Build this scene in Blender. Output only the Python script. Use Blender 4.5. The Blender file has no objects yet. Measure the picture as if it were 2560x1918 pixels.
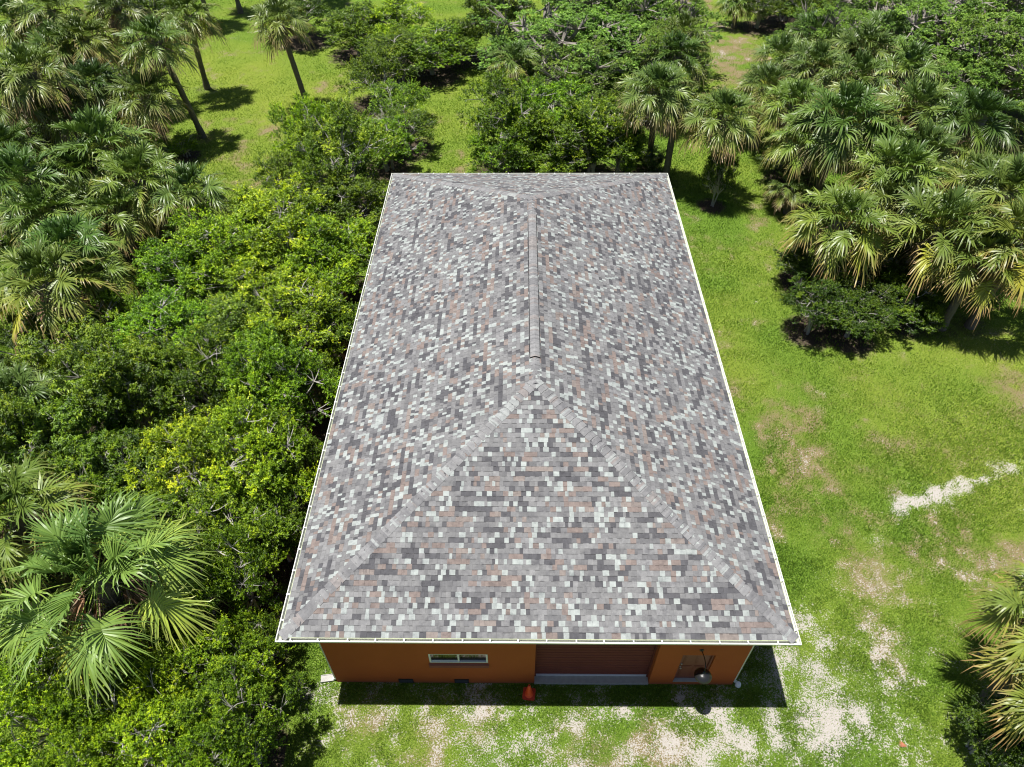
import bpy, bmesh, math, random
import numpy as np
from mathutils import Vector, Matrix, Euler
R = math.radians
rng = np.random.default_rng(7)
random.seed(7)
SC = bpy.context.scene
COL = SC.collection

# ------------------------------------------------------------------ camera, sky, sun, exposure
CP, CY, CR, FPX = R(45.688), R(.776), R(-.415), 1775.0
CAM = np.array([-.501, -8.706, 22.172])
def cam_axes():
    f = np.array([0, math.cos(CP), -math.sin(CP)]); r = np.array([1., 0, 0]); u = np.array([0, math.sin(CP), math.cos(CP)])
    c, s = math.cos(CY), math.sin(CY)
    Z = np.array([[c, -s, 0], [s, c, 0], [0, 0, 1]])
    f, r, u = Z @ f, Z @ r, Z @ u
    c, s = math.cos(CR), math.sin(CR)
    return c*r + s*u, -s*r + c*u, f
AR, AU, AF = cam_axes()
cd = bpy.data.cameras.new('camera'); co = bpy.data.objects.new('camera', cd); COL.objects.link(co)
m = Matrix(((AR[0], AU[0], -AF[0], CAM[0]), (AR[1], AU[1], -AF[1], CAM[1]), (AR[2], AU[2], -AF[2], CAM[2]), (0, 0, 0, 1)))
co.matrix_world = m
cd.sensor_width = 36; cd.lens = FPX/2560*36; cd.clip_end = 900
SC.camera = co
SUN = Vector((-.189, -.005, 1)).normalized()
w = bpy.data.worlds.new('World'); SC.world = w; w.use_nodes = True
nt = w.node_tree; bgn = nt.nodes['Background']
sk = nt.nodes.new('ShaderNodeTexSky'); sk.sky_type = 'NISHITA'; sk.sun_disc = False
sk.sun_elevation = math.asin(SUN.z); sk.sun_rotation = math.atan2(SUN.x, SUN.y)
nt.links.new(sk.outputs[0], bgn.inputs[0]); bgn.inputs[1].default_value = .05
ld = bpy.data.lights.new('sun', 'SUN'); ld.energy = 5.0; ld.angle = R(.53); ld.color = (1, .965, .91)
lo = bpy.data.objects.new('sun', ld); COL.objects.link(lo); lo.rotation_euler = SUN.to_track_quat('Z', 'Y').to_euler()
SC.view_settings.view_transform = 'Standard'; SC.view_settings.look = 'None'
SC.view_settings.exposure = .65; SC.view_settings.gamma = 1
SC.cycles.filter_width = 1.1; SC.cycles.max_bounces = 5; SC.cycles.diffuse_bounces = 2; SC.cycles.transparent_max_bounces = 4; SC.cycles.transmission_bounces = 3

def at(x, y, z=0.0):            # pixel of the 2560-wide photograph + height -> world point
    d = AF*FPX + AR*(x-1280) + AU*(959-y)
    return CAM + d*((z-CAM[2])/d[2])
def depth(p): return float((np.asarray(p)-CAM) @ AF)
DS = 2560/2212.0                # positions noted on a 2212-wide copy

# ------------------------------------------------------------------ helpers
def link(name, me, parent=None, loc=None):
    o = bpy.data.objects.new(name, me); COL.objects.link(o)
    if parent is not None: o.parent = parent
    if loc is not None: o.location = loc
    return o
def tag(o, label=None, cat=None, group=None, kind=None):
    if label: o['label'] = label
    if cat: o['category'] = cat
    if group: o['group'] = group
    if kind: o['kind'] = kind
    return o
def empty(name, loc, label, cat, group=None, rz=0):
    o = link(name, None, None, loc); o.rotation_euler = (0, 0, rz); o.empty_display_size = .3
    return tag(o, label, cat, group)

class MB:                       # collects polygons; build() makes ONE mesh
    def __init__(s): s.v = []; s.f = []; s.c = []; s.n = 0
    def add(s, verts, faces, col=None):
        b = s.n; s.v.extend([tuple(map(float, p)) for p in verts]); s.n += len(verts)
        s.f.extend([tuple(i+b for i in f) for f in faces])
        s.c.extend([col if col else (1, 1, 1)]*len(faces))
    def quad(s, a, b, c, d, col=None): s.add([a, b, c, d], [(0, 1, 2, 3)], col)
    def box(s, x0, x1, y0, y1, z0, z1, M=None, col=None):
        P = [(x0, y0, z0), (x1, y0, z0), (x1, y1, z0), (x0, y1, z0), (x0, y0, z1), (x1, y0, z1), (x1, y1, z1), (x0, y1, z1)]
        if M is not None: P = [tuple(M @ Vector(p)) for p in P]
        s.add(P, [(0, 3, 2, 1), (4, 5, 6, 7), (0, 1, 5, 4), (1, 2, 6, 5), (2, 3, 7, 6), (3, 0, 4, 7)], col)
    def tube(s, pts, rad, n=6, cap=True, col=None):
        pts = [np.array(p, float) for p in pts]; k = len(pts)
        if not hasattr(rad, '__len__'): rad = [rad]*k
        V = []; ref = np.array([.31, .17, .93])
        for i, p in enumerate(pts):
            t = pts[min(i+1, k-1)] - pts[max(i-1, 0)]; t = t/(np.linalg.norm(t)+1e-9)
            if abs(t @ ref) > .95: ref = np.array([.9, .3, .1])
            a = np.cross(t, ref); a /= np.linalg.norm(a)+1e-9; b = np.cross(t, a)
            for j in range(n):
                q = 2*math.pi*j/n; V.append(p + rad[i]*(a*math.cos(q) + b*math.sin(q)))
        F = [(i*n+j, i*n+(j+1) % n, (i+1)*n+(j+1) % n, (i+1)*n+j) for i in range(k-1) for j in range(n)]
        if cap: F += [tuple(reversed(range(n))), tuple((k-1)*n+j for j in range(n))]
        s.add(V, F, col)
    def lathe(s, prof, n=24, c=(0, 0, 0), M=None, col=None):
        V = []; 
        for r, z in prof:
            for j in range(n):
                q = 2*math.pi*j/n; V.append(Vector((r*math.cos(q), r*math.sin(q), z)))
        if M is not None: V = [M @ v for v in V]
        V = [(v[0]+c[0], v[1]+c[1], v[2]+c[2]) for v in V]
        s.add(V, [(i*n+j, i*n+(j+1) % n, (i+1)*n+(j+1) % n, (i+1)*n+j) for i in range(len(prof)-1) for j in range(n)], col)
    def mesh(s, name, mat, smooth=False, colors=False):
        me = bpy.data.meshes.new(name); me.from_pydata(s.v, [], s.f)
        if mat: me.materials.append(mat)
        if smooth: me.polygons.foreach_set('use_smooth', [True]*len(me.polygons))
        if colors:
            a = me.attributes.new('col', 'FLOAT_COLOR', 'FACE')
            a.data.foreach_set('color', np.array([(c[0], c[1], c[2], 1) for c in s.c], 'f').ravel())
        me.update(); return me
    def build(s, name, mat, parent=None, smooth=False, colors=False):
        return link(name, s.mesh(name, mat, smooth, colors), parent)

def npmesh(name, V, F, mat, fattr=None, vattr=None, smooth=False):
    V = np.ascontiguousarray(V, 'f'); F = np.ascontiguousarray(F, 'i'); k = F.shape[1]
    me = bpy.data.meshes.new(name)
    me.vertices.add(len(V)); me.vertices.foreach_set('co', V.ravel())
    me.loops.add(F.size); me.loops.foreach_set('vertex_index', F.ravel())
    me.polygons.add(len(F)); me.polygons.foreach_set('loop_start', np.arange(0, F.size, k, dtype='i'))
    me.polygons.foreach_set('loop_total', np.full(len(F), k, 'i'))
    if smooth: me.polygons.foreach_set('use_smooth', np.ones(len(F), bool))
    me.update(calc_edges=True)
    for n_, d in (fattr or {}).items():
        a = me.attributes.new(n_, 'FLOAT', 'FACE'); a.data.foreach_set('value', np.ascontiguousarray(d, 'f'))
    for n_, d in (vattr or {}).items():
        a = me.attributes.new(n_, 'FLOAT', 'POINT'); a.data.foreach_set('value', np.ascontiguousarray(d, 'f'))
    me.materials.append(mat)
    return me

def vnoise(x, y, scale, seed):  # smooth value noise, 0..1
    g = np.random.default_rng(seed).random((257, 257)); x = x/scale + 1000.3; y = y/scale + 1000.7
    xi = np.floor(x).astype(int); yi = np.floor(y).astype(int); fx = x-xi; fy = y-yi
    fx = fx*fx*(3-2*fx); fy = fy*fy*(3-2*fy); a = xi % 256; b = yi % 256
    return (g[a, b]*(1-fx)+g[a+1, b]*fx)*(1-fy) + (g[a, b+1]*(1-fx)+g[a+1, b+1]*fx)*fy
def fbm(x, y, scale, seed, oct=4):
    s = 0; a = 1; t = 0
    for i in range(oct): s = s + a*vnoise(x, y, scale/2**i, seed+i); t += a; a *= .55
    return s/t

# ------------------------------------------------------------------ materials
def lin(c): return tuple(((v/255)/12.92 if v <= 10 else (((v/255)+.055)/1.055)**2.4) for v in c)
class NT:
    def __init__(s, name):
        s.m = bpy.data.materials.new(name); s.m.use_nodes = True; s.t = s.m.node_tree
        s.b = s.t.nodes['Principled BSDF']; s.out = s.t.nodes['Material Output']
    def n(s, typ, **kw):
        o = s.t.nodes.new(typ)
        for k, v in kw.items(): setattr(o, k, v)
        return o
    def l(s, a, b): s.t.links.new(a, b)
    def attr(s, name):
        o = s.n('ShaderNodeAttribute'); o.attribute_name = name; return o
    def noise(s, scale, detail=3, rough=.55, vec=None, obj=True):
        if vec is None: vec = s.n('ShaderNodeTexCoord').outputs['Object']
        o = s.n('ShaderNodeTexNoise'); o.inputs['Scale'].default_value = scale; o.inputs['Detail'].default_value = detail
        o.inputs['Roughness'].default_value = rough; s.l(vec, o.inputs['Vector']); return o
    def ramp(s, src, stops):
        o = s.n('ShaderNodeValToRGB'); e = o.color_ramp.elements
        while len(e) < len(stops): e.new(.5)
        for i, (p, c) in enumerate(stops):
            e[i].position = p; e[i].color = (c[0], c[1], c[2], 1)
        s.l(src, o.inputs[0]); return o
    def mix(s, f, a, b, mode='MIX'):
        o = s.n('ShaderNodeMix', data_type='RGBA', blend_type=mode)
        for v, i in ((f, 0), (a, 6), (b, 7)):
            if hasattr(v, 'is_linked'): s.l(v, o.inputs[i])
            else: o.inputs[i].default_value = v if i == 0 else (v[0], v[1], v[2], 1)
        return o.outputs[2]
    def math(s, op, a, b=0.0, clamp=False):
        o = s.n('ShaderNodeMath', operation=op); o.use_clamp = clamp
        for v, i in ((a, 0), (b, 1)):
            if hasattr(v, 'is_linked'): s.l(v, o.inputs[i])
            else: o.inputs[i].default_value = v
        return o.outputs[0]
    def bump(s, h, strength=.3, dist=.01):
        o = s.n('ShaderNodeBump'); o.inputs['Strength'].default_value = strength; o.inputs['Distance'].default_value = dist
        s.l(h, o.inputs['Height']); s.l(o.outputs[0], s.b.inputs['Normal']); return o

def simple(name, col, rough=.6, metal=0, nscale=8, namt=.15, bump=.0, bscale=60):
    k = NT(name); nz = k.noise(nscale, 4)
    c = k.mix(nz.outputs[0], tuple(v*(1-namt) for v in col), tuple(min(1, v*(1+namt)) for v in col))
    k.l(c, k.b.inputs['Base Color']); k.b.inputs['Roughness'].default_value = rough; k.b.inputs['Metallic'].default_value = metal
    if bump: k.bump(k.noise(bscale, 4).outputs[0], bump, .01)
    return k.m

def leaf_mat(name, stops, trans=(.16, .30, .02), tmix=.3, rough=.42, spec=.5, tips=None, dead=None):
    k = NT(name); a = k.attr('tint').outputs['Fac']
    c = k.ramp(a, stops).outputs[0]
    if tips:
        t = k.attr('tip').outputs['Fac']; ag = k.attr('age').outputs['Fac']
        f = k.math('MULTIPLY', k.math('SUBTRACT', t, .42), 2.3, True)
        f = k.math('MULTIPLY', f, k.math('MULTIPLY', k.math('SUBTRACT', ag, .45), 2.4, True), True)
        c = k.mix(f, c, tips)
    oc = k.n('ShaderNodeObjectInfo').outputs['Color']
    c = k.mix(1.0, c, oc, 'MULTIPLY')
    k.l(c, k.b.inputs['Base Color']); k.b.inputs['Roughness'].default_value = rough
    k.b.inputs['Specular IOR Level'].default_value = spec
    tr = k.n('ShaderNodeBsdfTranslucent')
    tc = k.mix(1.0, c, tuple(v for v in trans), 'MULTIPLY'); k.l(tc, tr.inputs[0])
    mx = k.n('ShaderNodeMixShader'); mx.inputs[0].default_value = tmix
    k.l(k.b.outputs[0], mx.inputs[1]); k.l(tr.outputs[0], mx.inputs[2]); k.l(mx.outputs[0], k.out.inputs[0])
    return k.m
M_LEAF = leaf_mat('broadleaf_foliage', [(0, (.034, .068, .007)), (.35, (.100, .185, .011)), (.7, (.235, .360, .016)), (1, (.40, .50, .028))], trans=(1.5, 1.5, .6), tmix=.24, rough=.42, spec=.4)
M_OAK = leaf_mat('oak_foliage', [(0, (.070, .12, .030)), (.4, (.170, .265, .052)), (.8, (.280, .400, .080)), (1, (.38, .48, .11))], trans=(1.8, 1.8, .9), tmix=.28, rough=.5, spec=.4)
M_PALM = leaf_mat('palm_frond', [(0, (.052, .098, .020)), (.3, (.122, .182, .036)), (.55, (.205, .262, .045)), (.8, (.320, .345, .045)), (1, (.380, .320, .060))], trans=(1.2, 1.2, .6), tmix=.14, rough=.42, spec=.42, tips=(.30, .21, .12))
M_DEAD = leaf_mat('dead_frond', [(0, (.16, .12, .09)), (.6, (.24, .17, .115)), (1, (.36, .20, .11))], trans=(1, 1, 1), tmix=.08, rough=.8, spec=.2)
M_GRASS = leaf_mat('grass_blade', [(0, (.045, .098, .010)), (.4, (.108, .198, .018)), (.7, (.200, .285, .034)), (1, (.40, .37, .18))], trans=(1.8, 1.8, 1), tmix=.2, rough=.6, spec=.25)
M_BARK = simple('grey_bark', (.23, .205, .18), .9, nscale=5, namt=.45, bump=.6, bscale=25)
M_TWIG = simple('pale_twig', (.36, .34, .31), .85, nscale=6, namt=.3)
M_PTRUNK = simple('palm_trunk', (.145, .125, .10), .95, nscale=7, namt=.5, bump=.8, bscale=18)

def ground_mat():
    k = NT('ground_cover'); tc = k.n('ShaderNodeTexCoord').outputs['Object']
    sand = k.attr('sand').outputs['Fac']; dry = k.attr('dry').outputs['Fac']; lit = k.attr('litter').outputs['Fac']; hue = k.attr('hue').outputs['Fac']
    fine = k.noise(22, 5, .7, tc); mid = k.noise(2.5, 4, .6, tc); vf = k.noise(70, 3, .7, tc)
    g = k.ramp(fine.outputs[0], [(.28, (.042, .085, .010)), (.5, (.095, .172, .018)), (.72, (.185, .265, .040))]).outputs[0]
    gy = k.ramp(fine.outputs[0], [(.28, (.090, .120, .014)), (.5, (.175, .225, .028)), (.72, (.280, .310, .060))]).outputs[0]
    c = k.mix(hue, g, gy)
    dr = k.ramp(vf.outputs[0], [(.3, (.13, .10, .045)), (.7, (.27, .215, .12))]).outputs[0]
    fd = k.math('ADD', dry, k.math('MULTIPLY', k.math('SUBTRACT', fine.outputs[0], .5), 1.6))
    fd = k.math('MULTIPLY', k.math('SUBTRACT', fd, .35), 3.0, True)
    c = k.mix(fd, c, dr)
    sd = k.ramp(vf.outputs[0], [(.3, (.27, .245, .21)), (.65, (.47, .44, .41))]).outputs[0]
    f8 = k.noise(7, 4, .7, tc); nf = k.math('ADD', k.math('MULTIPLY', k.math('SUBTRACT', fine.outputs[0], .5), 3.0), k.math('MULTIPLY', k.math('SUBTRACT', f8.outputs[0], .5), 1.3))
    fs = k.math('ADD', sand, nf)
    fs = k.math('MULTIPLY', k.math('SUBTRACT', fs, .45), 5.0, True)
    c = k.mix(fs, c, sd)
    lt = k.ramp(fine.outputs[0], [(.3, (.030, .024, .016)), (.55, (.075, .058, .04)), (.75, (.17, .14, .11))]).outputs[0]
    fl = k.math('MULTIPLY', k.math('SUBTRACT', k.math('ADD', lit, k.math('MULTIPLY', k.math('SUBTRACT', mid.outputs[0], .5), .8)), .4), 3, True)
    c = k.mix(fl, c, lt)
    k.l(c, k.b.inputs['Base Color']); k.b.inputs['Roughness'].default_value = .95; k.b.inputs['Specular IOR Level'].default_value = .1
    k.bump(fine.outputs[0], .8, .05)
    return k.m
M_GROUND = ground_mat()

def shingle_mat():
    k = NT('asphalt_shingle'); c = k.attr('col').outputs['Color']
    n1 = k.noise(260, 2, .8); n2 = k.noise(9, 3, .6); n3 = k.noise(1.1, 3); n4 = k.noise(3.6, 5, .7)
    v = k.ramp(n1.outputs[0], [(.25, (.70, .70, .70)), (.75, (1.3, 1.3, 1.3))]).outputs[0]
    v2 = k.ramp(n2.outputs[0], [(.3, (.84, .84, .85)), (.7, (1.13, 1.13, 1.12))]).outputs[0]
    v3 = k.ramp(n3.outputs[0], [(.3, (.95, .95, .96)), (.7, (1.05, 1.05, 1.04))]).outputs[0]
    v4 = k.ramp(n4.outputs[0], [(.32, (.72, .72, .74)), (.46, (1, 1, 1)), (.7, (1.05, 1.05, 1.05))]).outputs[0]
    c = k.mix(1, k.mix(1, k.mix(1, k.mix(1, c, v, 'MULTIPLY'), v2, 'MULTIPLY'), v3, 'MULTIPLY'), v4, 'MULTIPLY')
    k.l(c, k.b.inputs['Base Color']); k.b.inputs['Roughness'].default_value = .9; k.b.inputs['Specular IOR Level'].default_value = .25
    k.bump(n1.outputs[0], .5, .004)
    return k.m
M_SH = shingle_mat()
def stucco():
    k = NT('orange_stucco'); tc = k.n('ShaderNodeTexCoord').outputs['Object']
    n1 = k.noise(1.2, 4, .6, tc); n2 = k.noise(90, 4, .7, tc); n3 = k.noise(14, 3, .6, tc)
    c = k.mix(n1.outputs[0], (.34, .070, .012), (.42, .096, .017))
    sep = k.n('ShaderNodeSeparateXYZ'); k.l(tc, sep.inputs[0])
    dirt = k.math('MULTIPLY', k.math('SUBTRACT', .32, k.math('ADD', sep.outputs[2], k.math('MULTIPLY', n3.outputs[0], .35))), 3, True)
    c = k.mix(dirt, c, (.22, .10, .05))
    k.l(c, k.b.inputs['Base Color']); k.b.inputs['Roughness'].default_value = .88
    k.bump(n2.outputs[0], .55, .01); return k.m
M_STUCCO = stucco()
M_WHITE = simple('white_gutter_metal', (.66, .67, .60), .35, nscale=3, namt=.07)
M_CREAM = simple('cream_trim', (.42, .47, .28), .5, nscale=5, namt=.12)
M_BASE = simple('roof_underlayment', (.13, .125, .13), .95)
M_VENT = simple('black_vent_plastic', (.012, .012, .013), .6)
M_BROWN = simple('brown_door_metal', (.17, .052, .042), .62, nscale=2, namt=.15)
M_BROWN.node_tree.nodes['Principled BSDF'].inputs['Specular IOR Level'].default_value = .1; M_BROWN.node_tree.nodes['Principled BSDF'].inputs['Roughness'].default_value = .85
M_DOOR = simple('reddish_brown_door', (.20, .060, .038), .5, nscale=3, namt=.12)
M_SILL = simple('brick_red_sill', (.21, .055, .04), .75)
M_CONC = simple('concrete', (.36, .35, .33), .9, nscale=9, namt=.25, bump=.3)
M_FRAME = simple('white_vinyl', (.72, .73, .74), .4, namt=.05)
M_GLASS = simple('dark_glass', (.012, .014, .016), .06, namt=.05); 
M_STEEL = simple('brushed_steel', (.6, .6, .6), .3, 1)
M_BLACK = simple('black_enamel', (.014, .014, .015), .28, namt=.1)
M_CONE = simple('cone_rubber', (.92, .085, .022), .45, nscale=6, namt=.15)
M_CONEB = simple('cone_base_rubber', (.55, .050, .022), .55, nscale=12, namt=.25)
M_PVC = simple('white_pvc', (.8, .8, .78), .4, namt=.04)

# ------------------------------------------------------------------ building
WX = 6.095; WL = 22.43; EX = 6.668; EY0 = -.573; EY1 = 23.003; PIT = .41; RZ = 7.14; EZ = RZ - EX*PIT
AP0 = EY0+EX; AP1 = EY1-EX
bld = empty('garage_building', (0, 0, 0), 'long single storey orange stucco garage building with a grey shingled hip roof and white gutters', 'building')

def front_wall():
    b = MB(); ops = [(0.0, 3.51, .0, 3.25, .24), (4.24, 5.19, .17, 2.09, .14), (-3.11, -1.38, 1.44, 2.06, .10)]
    xs = sorted({-WX, WX} | {o[0] for o in ops} | {o[1] for o in ops}); zs = sorted({-.05, 4.19} | {o[2] for o in ops} | {o[3] for o in ops})
    for i in range(len(xs)-1):
        for j in range(len(zs)-1):
            cx, cz = (xs[i]+xs[i+1])/2, (zs[j]+zs[j+1])/2
            if any(o[0] < cx < o[1] and o[2] < cz < o[3] for o in ops): continue
            b.quad((xs[i], 0, zs[j]), (xs[i+1], 0, zs[j]), (xs[i+1], 0, zs[j+1]), (xs[i], 0, zs[j+1]))
    for x0, x1, z0, z1, d in ops:
        b.quad((x0, 0, z0), (x0, 0, z1), (x0, d+.1, z1), (x0, d+.1, z0)); b.quad((x1, 0, z0), (x1, d+.1, z0), (x1, d+.1, z1), (x1, 0, z1))
        b.quad((x0, 0, z1), (x1, 0, z1), (x1, d+.1, z1), (x0, d+.1, z1)); b.quad((x0, 0, z0), (x0, d+.1, z0), (x1, d+.1, z0), (x1, 0, z0))
    b.quad((-WX, 0, -.05), (-WX, 0, 4.19), (-WX, WL, 4.19), (-WX, WL, -.05))
    b.quad((WX, 0, -.05), (WX, WL, -.05), (WX, WL, 4.19), (WX, 0, 4.19))
    b.quad((-WX, WL, -.05), (-WX, WL, 4.19), (WX, WL, 4.19), (WX, WL, -.05))
    return b.build('wall', M_STUCCO, bld)
front_wall()

# roof body, fascia and soffit
b = MB()
c4 = [(-EX, EY0, EZ), (EX, EY0, EZ), (EX, EY1, EZ), (-EX, EY1, EZ)]; a0 = (0, AP0, RZ); a1 = (0, AP1, RZ)
b.add(c4+[a0, a1], [(0, 1, 4), (1, 2, 5, 4), (2, 3, 5), (3, 0, 4, 5)])
roof = b.build('roof', M_BASE, bld)
b = MB()
for (p, q) in ((0, 1), (1, 2), (2, 3), (3, 0)):
    P, Q = c4[p], c4[q]; b.quad((P[0], P[1], 4.19), (Q[0], Q[1], 4.19), Q, P)
b.quad(*[(p[0], p[1], 4.19) for p in reversed(c4)])
b.build('fascia', M_CREAM, roof)
b = MB()   # drip edge: thin strip just under the first course
for s in (-1, 1):
    b.box(s*EX-.035, s*EX+.035, EY0-.03, EY1+.03, EZ-.012, EZ-.004)
b.box(-EX-.03, EX+.03, EY0-.036, EY0+.03, EZ-.0125, EZ-.0045); b.box(-EX-.03, EX+.03, EY1-.03, EY1+.036, EZ-.0125, EZ-.0045)
b.build('drip_edge', M_CREAM, roof)

PAL = [((150, 149, 150), .26), ((161, 160, 161), .14), ((136, 135, 137), .12), ((194, 200, 197), .14), ((108, 107, 111), .20), ((158, 143, 137), .11), ((164, 152, 146), .03)]
PL = [(lin(c)[0]*.52, lin(c)[1]*.525, lin(c)[2]*.525) for c, _ in PAL]; PW = np.cumsum([p for _, p in PAL])
def pick(): return PL[min(int(np.searchsorted(PW, random.random()*PW[-1])), len(PL)-1)]
def jit(c, a=.07):
    k = 1+random.uniform(-a, a); return tuple(v*k for v in c)
def shingle_face(origin, U, half0, half_top, flip=False):
    # origin: eave midpoint, U: unit vector along the eave; half widths at eave and ridge
    O = Vector(origin); U = Vector(U); run = EX; sl = math.hypot(run, RZ-EZ)
    inward = Vector((-U.y, U.x, 0)) * (1 if not flip else -1)
    V = (inward*run + Vector((0, 0, RZ-EZ))).normalized(); N = U.cross(V)
    if N.z < 0: N = -N
    b = MB(); E = .143; nC = int(math.ceil(sl/E)); dark = 0
    def pt(u, v, h): return O + U*u + V*v + N*h
    for c in range(nC):
        v0 = c*E - (.02 if c == 0 else 0); v1 = min(v0+E+.012, sl)
        def lim(v): 
            t = max(0, min(1, v/sl)); return half0*(1-t) + half_top*t
        u = -lim(v0) - random.uniform(0, .2); cur = pick(); raised = False
        while u < lim(v0):
            wd = random.uniform(.075, .175); raised = (not raised) if random.random() < .85 else raised
            if random.random() > .45:
                cur = pick()
                while cur == PL[3]: cur = pick()
            h = .014 if raised else .008
            sk_ = random.uniform(-.008, .008) if raised else 0
            m0, m1 = lim(v0), lim(v1)
            cl = lambda q, mm: max(-mm, min(mm, q))
            A = cl(u, m0); B = cl(u+wd, m0); C = cl(u+wd-sk_, m1); D = cl(u+sk_, m1)
            if B-A > .003:
                col = jit(PL[3] if (random.random() < (.27 if raised else .05)) else cur, .09)
                b.add([pt(A, v0, h), pt(B, v0, h), pt(C, v1, h-.007), pt(D, v1, h-.007)], [(0, 1, 2, 3)], col)
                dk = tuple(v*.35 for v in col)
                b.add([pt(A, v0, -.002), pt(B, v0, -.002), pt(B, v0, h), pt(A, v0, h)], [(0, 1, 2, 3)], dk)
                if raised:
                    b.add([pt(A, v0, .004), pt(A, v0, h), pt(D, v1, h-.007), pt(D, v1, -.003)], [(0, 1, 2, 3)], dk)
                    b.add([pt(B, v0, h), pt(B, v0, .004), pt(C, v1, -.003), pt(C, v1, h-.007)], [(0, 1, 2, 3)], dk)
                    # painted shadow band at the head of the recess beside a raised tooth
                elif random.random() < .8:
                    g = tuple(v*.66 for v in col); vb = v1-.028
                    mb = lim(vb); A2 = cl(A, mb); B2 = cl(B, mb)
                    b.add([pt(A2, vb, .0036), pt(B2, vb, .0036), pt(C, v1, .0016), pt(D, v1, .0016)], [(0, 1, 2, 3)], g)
            u += wd
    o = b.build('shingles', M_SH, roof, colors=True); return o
Lh = (EY1-EY0)/2; Lr = (AP1-AP0)/2; ym = (EY0+EY1)/2
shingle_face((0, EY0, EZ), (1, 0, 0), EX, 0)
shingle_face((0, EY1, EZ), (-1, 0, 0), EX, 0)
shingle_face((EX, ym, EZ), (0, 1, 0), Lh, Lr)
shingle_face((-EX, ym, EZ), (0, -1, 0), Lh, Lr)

def cap_line(P, Q, na, nb, name, hw=.168, ex=.2, lift=.016, base=0.0, round_=False):
    """folded cap shingles from P (low end) to Q; na, nb: normals of the two roof faces"""
    P, Q = Vector(P), Vector(Q); T = (Q-P).normalized(); L = (Q-P).length; na = Vector(na).normalized(); nb = Vector(nb).normalized()
    up = (na+nb).normalized(); b = MB()
    sa = T.cross(na).normalized(); sb = T.cross(nb).normalized()
    if sa.dot(up) > 0: sa = -sa
    if sb.dot(up) > 0: sb = -sb
    if sa.dot(sb) > .5: sb = -sb
    n = int(L/ex); cur = pick()
    for i in range(n+1):
        t0 = i*ex; t1 = min(t0+ex+.02, L)
        if t1-t0 < .02: continue
        for q in range(3):       # three colour bands per cap piece
            s0 = t0+(t1-t0)*q/3; s1 = t0+(t1-t0)*(q+1)/3
            if random.random() < .45: cur = pick()
            col = jit(tuple(.50*a+.50*g*1.24 for a, g in zip(cur, PL[1])), .05)
            h0 = base+.006+lift*(1-q/3); h1 = base+.006+lift*(1-(q+1)/3)
            row = lambda t, h: [P+T*t+sa*hw+na*h, P+T*t+sa*hw*.45+na*(h+.002), P+T*t+up*(h+.0), P+T*t+sb*hw*.45+nb*(h+.002), P+T*t+sb*hw+nb*h]
            r0, r1 = row(s0, h0), row(s1, h1)
            b.add(r0+r1, [(j, j+1, j+6, j+5) for j in range(4)], col)
            dk = tuple(v*.45 for v in col)
            b.add([r0[0], r1[0], r1[0]-na*(h1+.004), r0[0]-na*(h0+.004)], [(0, 1, 2, 3)], dk)
            b.add([r0[4], r0[4]-nb*(h0+.004), r1[4]-nb*(h1+.004), r1[4]], [(0, 1, 2, 3)], dk)
            if q == 0: 
                lo_ = [p-up*(lift*.9) for p in r0]
                b.add(r0+lo_, [(j+1, j, j+5, j+6) for j in range(4)], dk)
    return b.build(name, M_SH, roof, colors=True)
nF = (0, -PIT, 1); nB = (0, PIT, 1); nRt = (PIT, 0, 1); nLt = (-PIT, 0, 1)
cap_line((-EX, EY0, EZ), (0, AP0, RZ), nF, nLt, 'hip_cap'); cap_line((EX, EY0, EZ), (0, AP0, RZ), nF, nRt, 'hip_cap')
cap_line((-EX, EY1, EZ), (0, AP1, RZ), nB, nLt, 'hip_cap'); cap_line((EX, EY1, EZ), (0, AP1, RZ), nB, nRt, 'hip_cap')
cap_line((0, AP0-.12, RZ-.005), (0, 7.1, RZ), nLt, nRt, 'ridge_cap', hw=.145, lift=.009)
cap_line((0, 15.15, RZ), (0, AP1+.12, RZ-.005), nLt, nRt, 'ridge_cap', hw=.145, lift=.009)
VY0, VY1 = 7.1, 15.15
b = MB()
pr = [(-.176, -.176*PIT-.004), (-.168, -.168*PIT+.028), (0, .026), (.168, -.168*PIT+.028), (.176, -.176*PIT-.004)]
V_ = [(x, y, RZ+z) for y in (VY0, VY1) for x, z in pr]
b.add(V_, [(i, i+1, i+6, i+5) for i in range(4)] + [(4, 3, 2, 1, 0), (5, 6, 7, 8, 9)])
b.box(-.15, .15, VY0-.010, VY0, RZ-.1, RZ-.066)
b.build('ridge_vent', M_VENT, roof)
cap_line((0, VY0+.01, RZ), (0, VY1, RZ), nLt, nRt, 'ridge_cap', hw=.140, base=.038, lift=.005)

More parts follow.
